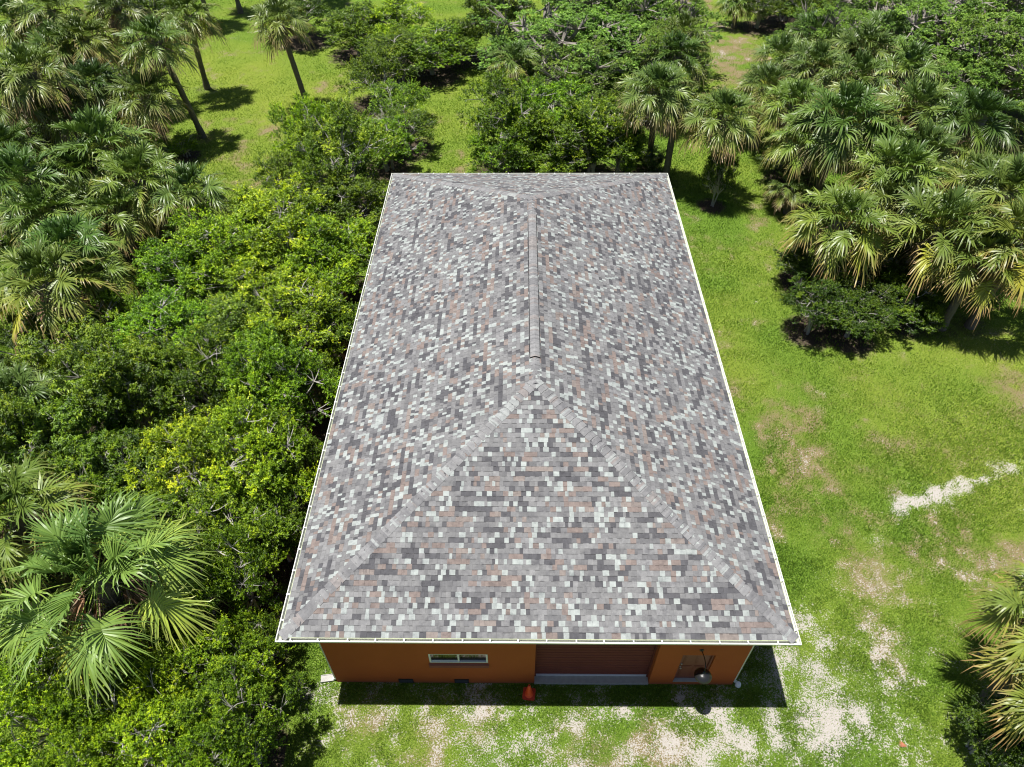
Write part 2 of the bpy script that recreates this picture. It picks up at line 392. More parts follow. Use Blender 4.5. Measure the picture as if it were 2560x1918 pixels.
# gutters with hangers
prof = [(0, 4.40), (0, 4.262), (.08, 4.262), (.126, 4.33), (.126, 4.392), (.102, 4.392), (.102, 4.380), (.118, 4.380), (.118, 4.334), (.076, 4.27), (.008, 4.27), (.008, 4.40)]
prof = [(d+.003, z) for d, z in prof]
def gutter(side):
    b = MB(); ring = lambda t: [((t*(EX+d)), EY0-d, z) for d, z in prof]
    if side == 0: A = [(-(EX+d), EY0-d, z) for d, z in prof]; B = [((EX+d), EY0-d, z) for d, z in prof]
    if side == 1: A = [((EX+d), EY0-d, z) for d, z in prof]; B = [((EX+d), EY1+d, z) for d, z in prof]
    if side == 2: A = [((EX+d), EY1+d, z) for d, z in prof]; B = [(-(EX+d), EY1+d, z) for d, z in prof]
    if side == 3: A = [(-(EX+d), EY1+d, z) for d, z in prof]; B = [(-(EX+d), EY0-d, z) for d, z in prof]
    n = len(prof); b.add(A+B, [(i, (i+1) % n, n+(i+1) % n, n+i) for i in range(n)])
    g = b.build('gutter', M_WHITE, bld)
    A0, B0 = Vector(A[0]), Vector(B[0]); T = (B0-A0).normalized(); L = (B0-A0).length; out = Vector((T.y, -T.x, 0)); T0 = T
    k = int(L/.71)
    hm = MB(); hm.box(-.016, .016, -.004, .128, 0, .005); hm.box(-.016, .016, .10, .128, .005, .013); hm.box(-.016, .016, -.004, .004, -.03, 0)
    me = hm.mesh('gutter_hanger', M_FRAME)
    for i in range(k):
        t = (i+.35+random.uniform(-.04, .04))*L/k; P = A0+T*t
        h = link('gutter_hanger', me, g, (P.x, P.y, 4.3935)); h.rotation_euler = (0, 0, math.atan2(out.y, out.x)-math.pi/2+random.uniform(-.05, .05))
    return g
for s in range(4): gutter(s)
# downspouts on both front corners
for s in (-1, 1):
    b = MB(); x0, x1 = sorted((s*(WX+.004), s*(WX+.064)))
    b.box(x0, x1, .03, .115, .16, 4.0)
    M = Matrix.Translation((s*(WX+.034), .07, .16)) @ Matrix.Rotation(s*R(-38), 4, 'Y')
    b.box(-.03, .03, -.042, .042, -.20, .03, M)
    b.tube([(s*(WX+.034), .07, 4.0), (s*(WX+.2), .0, 4.12), (s*(EX+.06), -.1, 4.265)], .035, 6)
    d = b.build('downspout', M_WHITE, bld)
    for z in (1.1, 2.9):
        b = MB(); b.box(x0-.005, x1+.005, .018, .127, z, z+.03); b.build('strap', M_FRAME, d)
# roll-up door
b = MB(); n = 62; z0, z1 = .13, 3.25; V_ = []; F_ = []
zz = np.linspace(z0, z1, n*4+1)
for i, z in enumerate(zz):
    y = .225 + (.008 if i % 14 < 8 else -.006)
    V_ += [(.0, y, z), (3.51, y, z)]
b.add(V_, [(2*i, 2*i+1, 2*i+3, 2*i+2) for i in range(len(zz)-1)])
gd = b.build('roll_up_door', M_BROWN, bld)
b = MB(); b.box(.02, 3.49, .195, .235, .104, .15); b.build('bottom_bar', M_FRAME, gd)
for x0, x1 in ((.003, .05), (3.46, 3.507)):
    b = MB(); b.box(x0, x1, .17, .21, .104, 3.24); b.build('guide_rail', M_BROWN, gd)
b = MB(); b.box(.004, 3.506, -.03, .30, -.1, .10)
b.box(1.66, 1.672, -.0305, .19, .0995, .1003); b.build('threshold', M_CONC, bld)
# entry door
b = MB(); b.box(4.29, 5.14, .125, .165, .20, 2.05)
for (x0, x1, z0, z1) in ((4.39, 4.68, 1.22, 1.93), (4.75, 5.04, 1.22, 1.93), (4.39, 4.68, .32, 1.10), (4.75, 5.04, .32, 1.10)):
    b.box(x0, x1, .113, .126, z0, z1); b.box(x0+.04, x1-.04, .106, .114, z0+.04, z1-.04)
ed = b.build('entry_door', M_DOOR, bld)
b = MB(); b.box(4.243, 4.288, .06, .17, .19, 2.087); b.box(5.142, 5.187, .06, .17, .19, 2.087); b.box(4.288, 5.142, .06, .17, 2.052, 2.087)
b.build('frame', M_DOOR, ed)
b = MB(); b.box(4.245, 5.185, .0, .12, .172, .192); b.build('door_sill', M_CONC, ed)
b = MB(); b.lathe([(0, -.07), (.022, -.068), (.030, -.052), (.028, -.038), (.012, -.03), (.012, 0), (.032, .001), (.032, .008)], 14, (4.355, .115, 1.02), Matrix.Rotation(R(-90), 4, 'X'))
b.build('handle', M_STEEL, ed, True); b = MB(); b.lathe([(0, -.03), (.024, -.028), (.028, -.015), (.028, .006)], 14, (4.355, .118, 1.24), Matrix.Rotation(R(-90), 4, 'X'))
b.build('deadbolt', M_STEEL, ed, True)
# window
wx0, wx1, wz0, wz1 = -3.107, -1.383, 1.443, 2.057
b = MB(); t = .055
b.box(wx0, wx1, .015, .09, wz0, wz0+t); b.box(wx0, wx1, .015, .09, wz1-t, wz1); b.box(wx0, wx0+t, .015, .09, wz0+t, wz1-t); b.box(wx1-t, wx1, .015, .09, wz0+t, wz1-t)
mx_ = (wx0+wx1)/2; b.box(mx_-.025, mx_+.025, .03, .08, wz0+t, wz1-t)
b.box(wx0+t, mx_-.025, .045, .07, wz0+t, wz0+t+.03)
wf = b.build('window', M_FRAME, bld)
b = MB(); b.box(wx0+t, mx_-.025, .058, .064, wz0+t+.03, wz1-t); b.build('pane', M_GLASS, wf)
b = MB(); b.box(mx_+.025, wx1-t, .066, .072, wz0+t, wz1-t); b.build('pane', M_GLASS, wf)
b = MB(); b.add([(wx0-.02, -.004, 1.19), (wx1+.02, -.004, 1.19), (wx1+.02, -.055, 1.24), (wx0-.02, -.055, 1.24), (wx0-.02, .012, 1.441), (wx1+.02, .012, 1.441), (wx1+.02, -.055, 1.39), (wx0-.02, -.055, 1.39)],
      [(0, 1, 2, 3), (3, 2, 6, 7), (7, 6, 5, 4), (0, 3, 7, 4), (1, 5, 6, 2)]); b.build('window_sill', M_SILL, wf)
# foundation vents
for x0, x1 in ((-4.17, -3.72), (-2.45, -2.01)):
    b = MB(); b.box(x0, x1, -.012, -.004, .04, .28)
    for i in range(5):
        M = Matrix.Translation(((x0+x1)/2, -.018, .075+i*.043)) @ Matrix.Rotation(R(35), 4, 'X'); b.box(-(x1-x0)/2+.02, (x1-x0)/2-.02, -.014, .010, -.002, .002, M)
    for e in ((x0, x0+.018, .04, .28), (x1-.018, x1, .04, .28), (x0+.018, x1-.018, .04, .055), (x0+.018, x1-.018, .265, .28)): b.box(e[0], e[1], -.028, -.012, e[2], e[3])
    b.build('foundation_vent', M_VENT, bld)

# wall lamp over the entry door
lamp = empty('wall_lamp', (4.71, 0, 2.45), 'black gooseneck barn lamp with a round shade above the entry door', 'lamp')
b = MB(); b.lathe([(0, .03), (.05, .028), (.062, .012), (.062, -.001)], 18, (0, 0, 0), Matrix.Rotation(R(90), 4, 'X')); b.build('mounting_plate', M_BLACK, lamp, True)
b = MB(); b.tube([(0, -.02, 0), (.002, -.10, .03), (.0, -.20, .10), (-.015, -.34, .20), (-.03, -.48, .25), (-.045, -.58, .23), (-.055, -.635, .15), (-.058, -.65, .07)], .013, 8); b.build('arm', M_BLACK, lamp, True)
b = MB(); M = Matrix.Rotation(R(-6), 4, 'X')
b.lathe([(0, .085), (.035, .085), (.038, .03), (.055, .012), (.12, -.005), (.185, -.05), (.225, -.105), (.242, -.15), (.246, -.162), (.238, -.160), (.220, -.105), (.18, -.055), (.12, -.015), (0, -.01)], 36, (-.058, -.65, 0), M)
b.build('lamp_shade', M_BLACK, lamp, True)

# traffic cone
cone = empty('traffic_cone', (-.165, -.335, 0), 'small orange traffic cone standing in the shade by the garage door', 'cone', rz=R(-8))
b = MB(); b.box(-.19, .19, -.19, .19, .0, .028); b.box(-.17, .17, -.17, .17, .028, .036)
bm = bmesh.new(); me = b.mesh('base', M_CONEB); bm.from_mesh(me); bmesh.ops.bevel(bm, geom=[e for e in bm.edges if abs(e.verts[0].co.z-e.verts[1].co.z) > .005], offset=.03, segments=3, affect='EDGES'); bm.to_mesh(me); link('base', me, cone)
b = MB(); b.lathe([(.135, .0365), (.132, .055), (.122, .06), (.088, .30), (.052, .54), (.032, .68), (.022, .68), (.022, .60)], 28); b.build('cone_body', M_CONE, cone, True)
# downspout splash cap
b = MB(); b.lathe([(0, .13), (.06, .13), (.075, .115), (.075, .02), (.09, .015), (.09, 0)], 20); o = b.build('drain_pipe_cap', M_PVC, None, True); o.location = (6.27, -.02, .0)
tag(o, 'small white round drain pipe cap at the right front corner of the garage building', 'pipe cap')
b = MB(); b.box(-.2, .2, -.11, .11, 0, .03); b.box(-.2, .2, -.11, -.09, .03, .06); b.box(-.2, .2, .09, .11, .03, .06); o = b.build('splash_block', M_CONC); o.location = (-6.42, .10, .0); o.rotation_euler = (0, 0, R(8))
tag(o, 'pale splash block on the grass below the left front downspout', 'splash block')

# ------------------------------------------------------------------ plants: leaf and branch generators
def unit(a): return a/(np.linalg.norm(a, axis=-1, keepdims=True)+1e-9)
def leaves(P, D, N, L, W, fold=.25, curl=.15):
    S = unit(np.cross(D, N)); N = np.cross(S, D); L = L[:, None]; W = W[:, None]
    a = P; m1 = P + D*L*.45 + S*W*.5 + N*W*fold; m2 = P + D*L*.45 - S*W*.5 + N*W*fold; t = P + D*L - N*L*curl
    V = np.stack([a, m1, t, m2], 1).reshape(-1, 3); i = np.arange(len(P))*4
    F = np.stack([np.stack([i, i+2, i+1], 1), np.stack([i, i+3, i+2], 1)], 1).reshape(-1, 3)
    return V, F
def rdir(r, n):
    v = r.normal(size=(n, 3)); return unit(v)

def crown(seed, Rr=2.0, H=4.5, nl=16, ncl=2600, nlv=12, leaf=(.085, .04), kind='bush', open_=0.0):
    """returns leaf mesh and branch mesh of a tree of radius Rr and total height H standing at the origin"""
    r = np.random.default_rng(seed); zc = H*.56; rz = H*.44
    # lobes
    LC = []; LR = []
    for i in range(nl):
        fi = i*2.39996+r.uniform(-.4, .4); cz = 1-(i+.5)/nl*1.55          # +1 .. -.55
        cz = min(max(cz, -.6), .95); ra = math.sqrt(max(0, 1-cz*cz))
        k = r.uniform(.45, .95); LC.append((Rr*k*ra*math.cos(fi), Rr*k*ra*math.sin(fi), zc+rz*k*cz)); LR.append(Rr*r.uniform(.20, .42))
    LC = np.array(LC); LR = np.array(LR)
    # sub-clumps of leafy shoots on every lobe, with gaps between them
    P = []; T = []; LI = []; SH = []
    nsub = max(5, int(ncl/nl/11))
    for i in range(nl):
        d = rdir(r, nsub*3); d = d[(d[:, 2] > -.45) | (r.random(len(d)) < .3)][:nsub]
        q = LC[i]+d*(LR[i]*r.uniform(.55, 1.12, len(d)))[:, None]*np.array([1, 1, .85])
        for j in range(len(d)):
            oth = np.linalg.norm(q[j]-LC, axis=1)/LR; oth[i] = 9
            if q[j, 2] < .15 or oth.min() < .55: continue
            sr = r.uniform(.16, .34)*(1 if kind != 'oak' else 1.35); ns = int(11*(sr/.25)**1.2)+3; dd = rdir(r, ns); dd[:, 2] = np.abs(dd[:, 2])*.9-.12
            if kind == 'oak': dd[:, 2] *= .45
            P.append(q[j]+dd*sr*r.uniform(.35, 1.0, ns)[:, None]); T.append(unit(dd+d[j]*.35+np.array([0, 0, .45])+r.normal(0, .2, dd.shape)))
            LI.append(np.full(ns, i)); SH.append(np.full(ns, r.normal(0, .15)+.06*math.sin(i*1.7+seed)))
    P = np.concatenate(P); T = np.concatenate(T); LI = np.concatenate(LI); SH = np.concatenate(SH)
    if open_:
        ok = (np.sin(P[:, 0]*2.3+seed)*np.sin(P[:, 1]*2.1+1)*np.sin(P[:, 2]*2.9) > -open_); P, T, LI, SH = P[ok], T[ok], LI[ok], SH[ok]
    ph = r.uniform(0, 6.28, 9); hole = sum(np.sin(P @ unit(r.normal(size=3))*r.uniform(3.2, 7.5)+ph[q]) for q in range(6))/2.0
    ok = hole > (-.42 if kind != 'oak' else -1.0); P, T, LI, SH = P[ok], T[ok], LI[ok], SH[ok]
    nC = len(P)
    SL = r.uniform(.06, .24, nC)*(1+1.1*(r.random(nC) < .10))            # shoot length
    if kind == 'oak': SL *= .55
    ctint = np.clip(.40+SH+r.normal(0, .12, nC)+.28*(SL > .24), 0, 1)
    base = np.repeat(P, nlv, 0); tw = np.repeat(T, nlv, 0); n = len(base)
    k_ = np.tile((np.arange(nlv)+.5)/nlv, nC)                             # place along the shoot
    base = base + tw*(np.repeat(SL, nlv)*k_)[:, None] + r.normal(0, .008, (n, 3))
    sp = r.normal(size=(n, 3)); D = unit(tw*(.25+.75*k_)[:, None] + unit(sp - np.sum(sp*tw, 1)[:, None]*tw)*.85)
    if kind == 'droop': D = unit(D+np.array([0, 0, -.55]))
    N = unit(tw*.5+np.array([0, 0, .8])+r.normal(0, .38, (n, 3)))
    L = leaf[0]*r.uniform(.65, 1.25, n)*(1.1-.35*k_); W = leaf[1]*r.uniform(.7, 1.2, n)
    V, F = leaves(base, D, N, L, W)
    ft = np.repeat(np.clip(np.repeat(ctint, nlv)+.16*(k_-.5)+r.normal(0, .09, n), 0, 1), 2)
    lm = npmesh('crown', V, F, M_OAK if kind == 'oak' else M_LEAF, {'tint': ft})
    # wood
    b = MB(); nst = 1 if kind == 'oak' else 3
    roots = [np.array([r.uniform(-.25, .25)*(nst > 1), r.uniform(-.25, .25)*(nst > 1), -.05]) for _ in range(nst)]
    fork = [q+np.array([r.uniform(-.3, .3), r.uniform(-.3, .3), H*r.uniform(.22, .34)]) for q in roots]
    tr = .05*Rr*(1.7 if kind == 'oak' else .8)
    for q, f in zip(roots, fork):
        b.tube([q, (q+f)/2+r.uniform(-.1, .1, 3), f], [tr*1.25, tr, tr*.85], 7)
    for i in range(nl):
        f = fork[i % nst]; e = LC[i]; mid = (f+e)/2+r.uniform(-.2, .2, 3)*Rr*.4+np.array([0, 0, .1]); mid2 = mid*.4+e*.6+r.uniform(-.12, .12, 3)
        b.tube([f, mid, mid2, e], [tr*.62, tr*.45, tr*.33, tr*.2], 5)
        idx = np.where(LI == i)[0]
        if len(idx):
            for j in r.choice(idx, min(len(idx), 9 if kind != 'oak' else 14)):
                p = P[j]; s = e*.8+mid2*.2; mm = (s+p)/2+r.uniform(-.08, .08, 3); b.tube([s, mm, p+T[j]*.05], [tr*.17+.004, tr*.11+.003, .004], 3, False)
    wm = b.mesh('branches', M_BARK if kind == 'oak' else M_TWIG)
    return lm, wm

def twigs(seed, Rr=1.2, n=60):
    """bare grey dead branchlets"""
    r = np.random.default_rng(seed); b = MB()
    for i in range(n):
        d = rdir(r, 1)[0]; d[2] = abs(d[2])*.8+.15; p = np.array([0, 0, .2]); pts = [p]; L = Rr*r.uniform(.6, 1.15)/6
        for k in range(6):
            d = unit(d+r.normal(0, .28, 3)); p = p+d*L; pts.append(p)
            if k > 1:
                for _ in range(3):
                    e = unit(d+r.normal(0, .8, 3)); q = p+e*L*r.uniform(.5, 1.2); b.tube([p, (p+q)/2+r.normal(0, .02, 3), q], [.005, .004, .002], 3, False)
        b.tube(pts, [.014, .012, .010, .008, .006, .005, .003], 4, False)
    return b.mesh('bare_twigs', M_TWIG)

CR_BUSH = [crown(11+i, 2.0, 4.5, 24, 4200, 13) for i in range(5)]
CR_DROOP = [crown(31+i, 2.0, 4.5, 22, 3600, 11, (.125, .045), 'droop') for i in range(3)]
CR_SHRUB = [crown(51+i, 1.6, 2.6, 18, 2600, 11, (.075, .036)) for i in range(3)]
CR_OAK = [crown(71+i, 3.4, 6.2, 40, 6500, 12, (.09, .05), 'oak', .66) for i in range(3)]
TW = [twigs(91+i) for i in range(2)]

# ------------------------------------------------------------------ sabal palms
def palm_crown(seed, nf=34, scale=1.0, nleaf=42, wf=1.42):
    r = np.random.default_rng(seed); VS = []; FS = []; TI = []; AG = []; TP = []; nv = 0
    b = 0
    for i in range(nf):
        a = (i+.5)/nf; az = i*2.39996+r.uniform(-.25, .25)
        el = R(86-104*a**.95+r.uniform(-8, 8)); age = a
        d = np.array([math.cos(az)*math.cos(el), math.sin(az)*math.cos(el), math.sin(el)]); up = np.array([0, 0, 1.])
        Lp = (.55+.55*min(1, a*1.8))*r.uniform(.85, 1.12)*scale; p = np.array([0, 0, 0.])+d*.06; pts = [p]; dd = d.copy()
        for k in range(4):
            p = p+dd*Lp/4; pts.append(p); dd = unit(dd+np.array([0, 0, -.075-.05*a]))
        s = unit(np.cross(dd, up)+1e-6); nrm = np.cross(s, dd)
        # petiole strip
        wv = s*.014*scale
        V = []; 
        for q in pts: V += [q-wv, q+wv, q+nrm*.02]
        F = []
        for k in range(len(pts)-1):
            o = k*3
            for x, y in ((0, 1), (1, 2), (2, 0)): F += [(o+x, o+y, o+3+y), (o+x, o+3+y, o+3+x)]
        V = np.array(V); F = np.array(F); VS.append(V); FS.append(F+nv); nv += len(V)
        TI += [.55]*len(F); AG += [0]*len(V); TP += [0]*len(V)
        # costa + leaflets
        Lc = .42*scale; nl = nleaf; tilt = r.uniform(-.6, .6)
        s2 = s*math.cos(tilt)+nrm*math.sin(tilt); n2 = np.cross(s2, dd)
        openness = min(1, .25+a*5)*R(r.uniform(98, 125)); fold = (.75-.45*min(1, a*1.6)+r.uniform(-.1, .1))
        ft = np.clip(a*.55+r.normal(0, .07)+(.20 if a > .75 and r.random() < .4 else 0)+(.08 if a > .86 else 0), 0, 1)
        droop = .22+.50*a+r.uniform(-.12, .2)
        th = np.linspace(-1, 1, nl)*openness; th += r.normal(0, .04, nl)
        tpos = (1-np.abs(np.linspace(-1, 1, nl)))**.8
        cb = pts[-1][None]+dd[None]*(Lc*tpos)[:, None] - np.array([0, 0, 1.])[None]*(Lc*.35*tpos**2)[:, None]
        LL = scale*(.90-.22*np.abs(np.linspace(-1, 1, nl))**1.5)*r.uniform(.78, 1.12, nl)*(.8+.3*min(1, a*3))
        dirs = unit(dd[None]*np.cos(th)[:, None] + s2[None]*np.sin(th)[:, None]*math.cos(fold) + n2[None]*np.abs(np.sin(th))[:, None]*math.sin(fold))
        sides = unit(np.cross(dirs, n2[None]+.0*dirs)); nn = np.cross(sides, dirs)
        alt = np.where(np.arange(nl) % 2 == 0, 1, -1)*.45+r.normal(0, .15, nl)
        sides = unit(sides*np.cos(alt)[:, None]+nn*np.sin(alt)[:, None])
        ts = np.array([0, .30, .58, .82, 1.0]); ws = np.array([.012, .024, .019, .012, .002])*scale*wf
        for q in range(5):
            pass
        g = np.array([0, 0, -1.])
        rows = []
        for q, (t, wd) in enumerate(zip(ts, ws)):
            c = cb + dirs*(LL*t)[:, None]*(1-.12*droop*t*t) + g[None]*(LL*droop*(t**2.3)*r.uniform(.45, 1.5, nl))[:, None]
            rows.append(c-sides*wd); rows.append(c+sides*wd)
        V = np.stack(rows, 1).reshape(-1, 3); o = np.arange(nl)*10; F = []
        for q in range(4):
            A = o+2*q; F.append(np.stack([A, A+1, A+3], 1)); F.append(np.stack([A, A+3, A+2], 1))
        F = np.stack(F, 1).reshape(-1, 3)
        VS.append(V); FS.append(F+nv); nv += len(V)
        TI += list(np.repeat(np.clip(ft+r.normal(0, .05, nl), 0, 1), 8)); AG += [age*(.66 if seed == 261 else 1)+r.uniform(-.05, .05)]*len(V)
        TP += list(np.tile(np.repeat(ts, 2), nl))
    return npmesh('fronds', np.concatenate(VS), np.concatenate(FS), M_PALM, {'tint': np.array(TI)}, {'age': np.array(AG), 'tip': np.array(TP)})

def dead_skirt(seed, nf=9, scale=1.0):
    r = np.random.default_rng(seed); VS = []; FS = []; TI = []; nv = 0
    for i in range(nf):
        az = r.uniform(0, 6.28); el = R(r.uniform(-75, -35)); d = np.array([math.cos(az)*math.cos(el), math.sin(az)*math.cos(el), math.sin(el)])
        base = d*(.55+r.uniform(0, .35))*scale; nl = 24; s = unit(np.cross(d, [0, 0, 1.])); n = np.cross(s, d)
        th = np.linspace(-1, 1, nl)*R(r.uniform(35, 75)); L = scale*r.uniform(.55, 1.0, nl)
        dirs = unit(d[None]*np.cos(th)[:, None]+s[None]*np.sin(th)[:, None]+r.normal(0, .12, (nl, 3)))
        sd = unit(np.cross(dirs, rdir(r, nl))); tn = r.uniform(0, 1); rows = []
        for t, wd in ((0, .010), (.4, .02), (.75, .014), (1, .003)):
            c = base+dirs*(L*t)[:, None]+np.array([0, 0, -1.])*(L*.45*t*t)[:, None]; rows += [c-sd*wd*scale, c+sd*wd*scale]
        V = np.stack(rows, 1).reshape(-1, 3); o = np.arange(nl)*8; F = []
        for q in range(3):
            A = o+2*q; F.append(np.stack([A, A+1, A+3], 1)); F.append(np.stack([A, A+3, A+2], 1))
        F = np.stack(F, 1).reshape(-1, 3); VS.append(V); FS.append(F+nv); nv += len(V); TI += list(np.repeat(np.clip(tn+r.normal(0, .15, nl), 0, 1), 6))
        m_ = np.array([[0, 0, 0], base-s*.015, base+s*.015]); VS.append(m_); FS.append(np.array([[0, 1, 2]])+nv); nv += 3; TI.append(.3)
    return npmesh('dead_fronds', np.concatenate(VS), np.concatenate(FS), M_DEAD, {'tint': np.array(TI)})
PC = [palm_crown(200+i, [36, 42, 34, 44, 32, 40][i], 1.0, 30) for i in range(6)] + [palm_crown(261, 30, 1.0, 46, .95)]
PD = [dead_skirt(300+i, [7, 12, 16][i]) for i in range(3)]

def palm(x, y, z, s=1.0, base=None, dead=1, tint=(1, 1, 1), label='', name='sabal_palm', sc=DS, var=None, tr=.17, tilt=(0, 0)):
    if x is not None and x > 1600 and z > 4: z -= .75; s *= 1.04
    top = at(x*sc, y*sc, z) if x is not None else at(base[0]*sc, base[1]*sc, 0)+np.array([-.3, .2, z])
    if base is None: bp = np.array([top[0]+random.uniform(-.35, .35), top[1]+random.uniform(-.35, .35), 0])
    else: bp = at(base[0]*sc, base[1]*sc, 0)
    root = empty(name, tuple(bp), label, 'palm tree', 'sabal palms growing round the building')
    v = top-bp; b = MB(); k = 14; pts = []; rad = []
    for i in range(k+1):
        t = i/k; bend = math.sin(t*math.pi)*.10*(abs(v[0])+abs(v[1]))
        pts.append(np.array([v[0]*t**1.15, v[1]*t**1.15, v[2]*t-.08*(i == 0)+0])); rad.append(tr*(1.35-.4*min(1, t*6))*(1+.05*math.sin(i*2.1))*(1.0 if t < .8 else 1.12))
    b.tube(pts, rad, 12)
    hb = min(1.3, v[2]*.4); nb = 34                     # old leaf bases on the upper trunk
    for i in range(nb):
        t = 1-(i/nb)*hb/v[2]; az = i*2.4; c = np.array([v[0]*t**1.15, v[1]*t**1.15, v[2]*t]); o = np.array([math.cos(az), math.sin(az), 0])
        p0 = c+o*tr*.9+np.array([0, 0, -.16]); p1 = c+o*(tr*1.75)+np.array([0, 0, .10]); b.tube([p0, p1], [.06, .028], 4)
    b.build('trunk', M_PTRUNK, root)
    vi = 6 if s > 1.14 and x < 400 and y > 1000 else random.randrange(6)
    f = link('fronds', PC[vi], root, (v[0], v[1], v[2])); f.rotation_euler = (tilt[0]+random.uniform(-.07, .07), tilt[1]+random.uniform(-.07, .07), random.uniform(0, 6.28))
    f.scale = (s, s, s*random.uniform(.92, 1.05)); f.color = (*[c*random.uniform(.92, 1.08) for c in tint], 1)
    if dead:
        d = link('dead_fronds', PD[(vi+dead) % 3], root, (v[0], v[1], v[2]-.05)); d.rotation_euler = (0, 0, random.uniform(0, 6.28)); d.scale = (s*.95,)*3; d.color = (1, 1, 1, 1)
    SPOTS.append((bp[0], bp[1], 1.3, .55))
    return root
SPOTS = []
YG = (1.12, 1.08, .85); BG = (.86, .95, .88); DK = (.6, .68, .62)
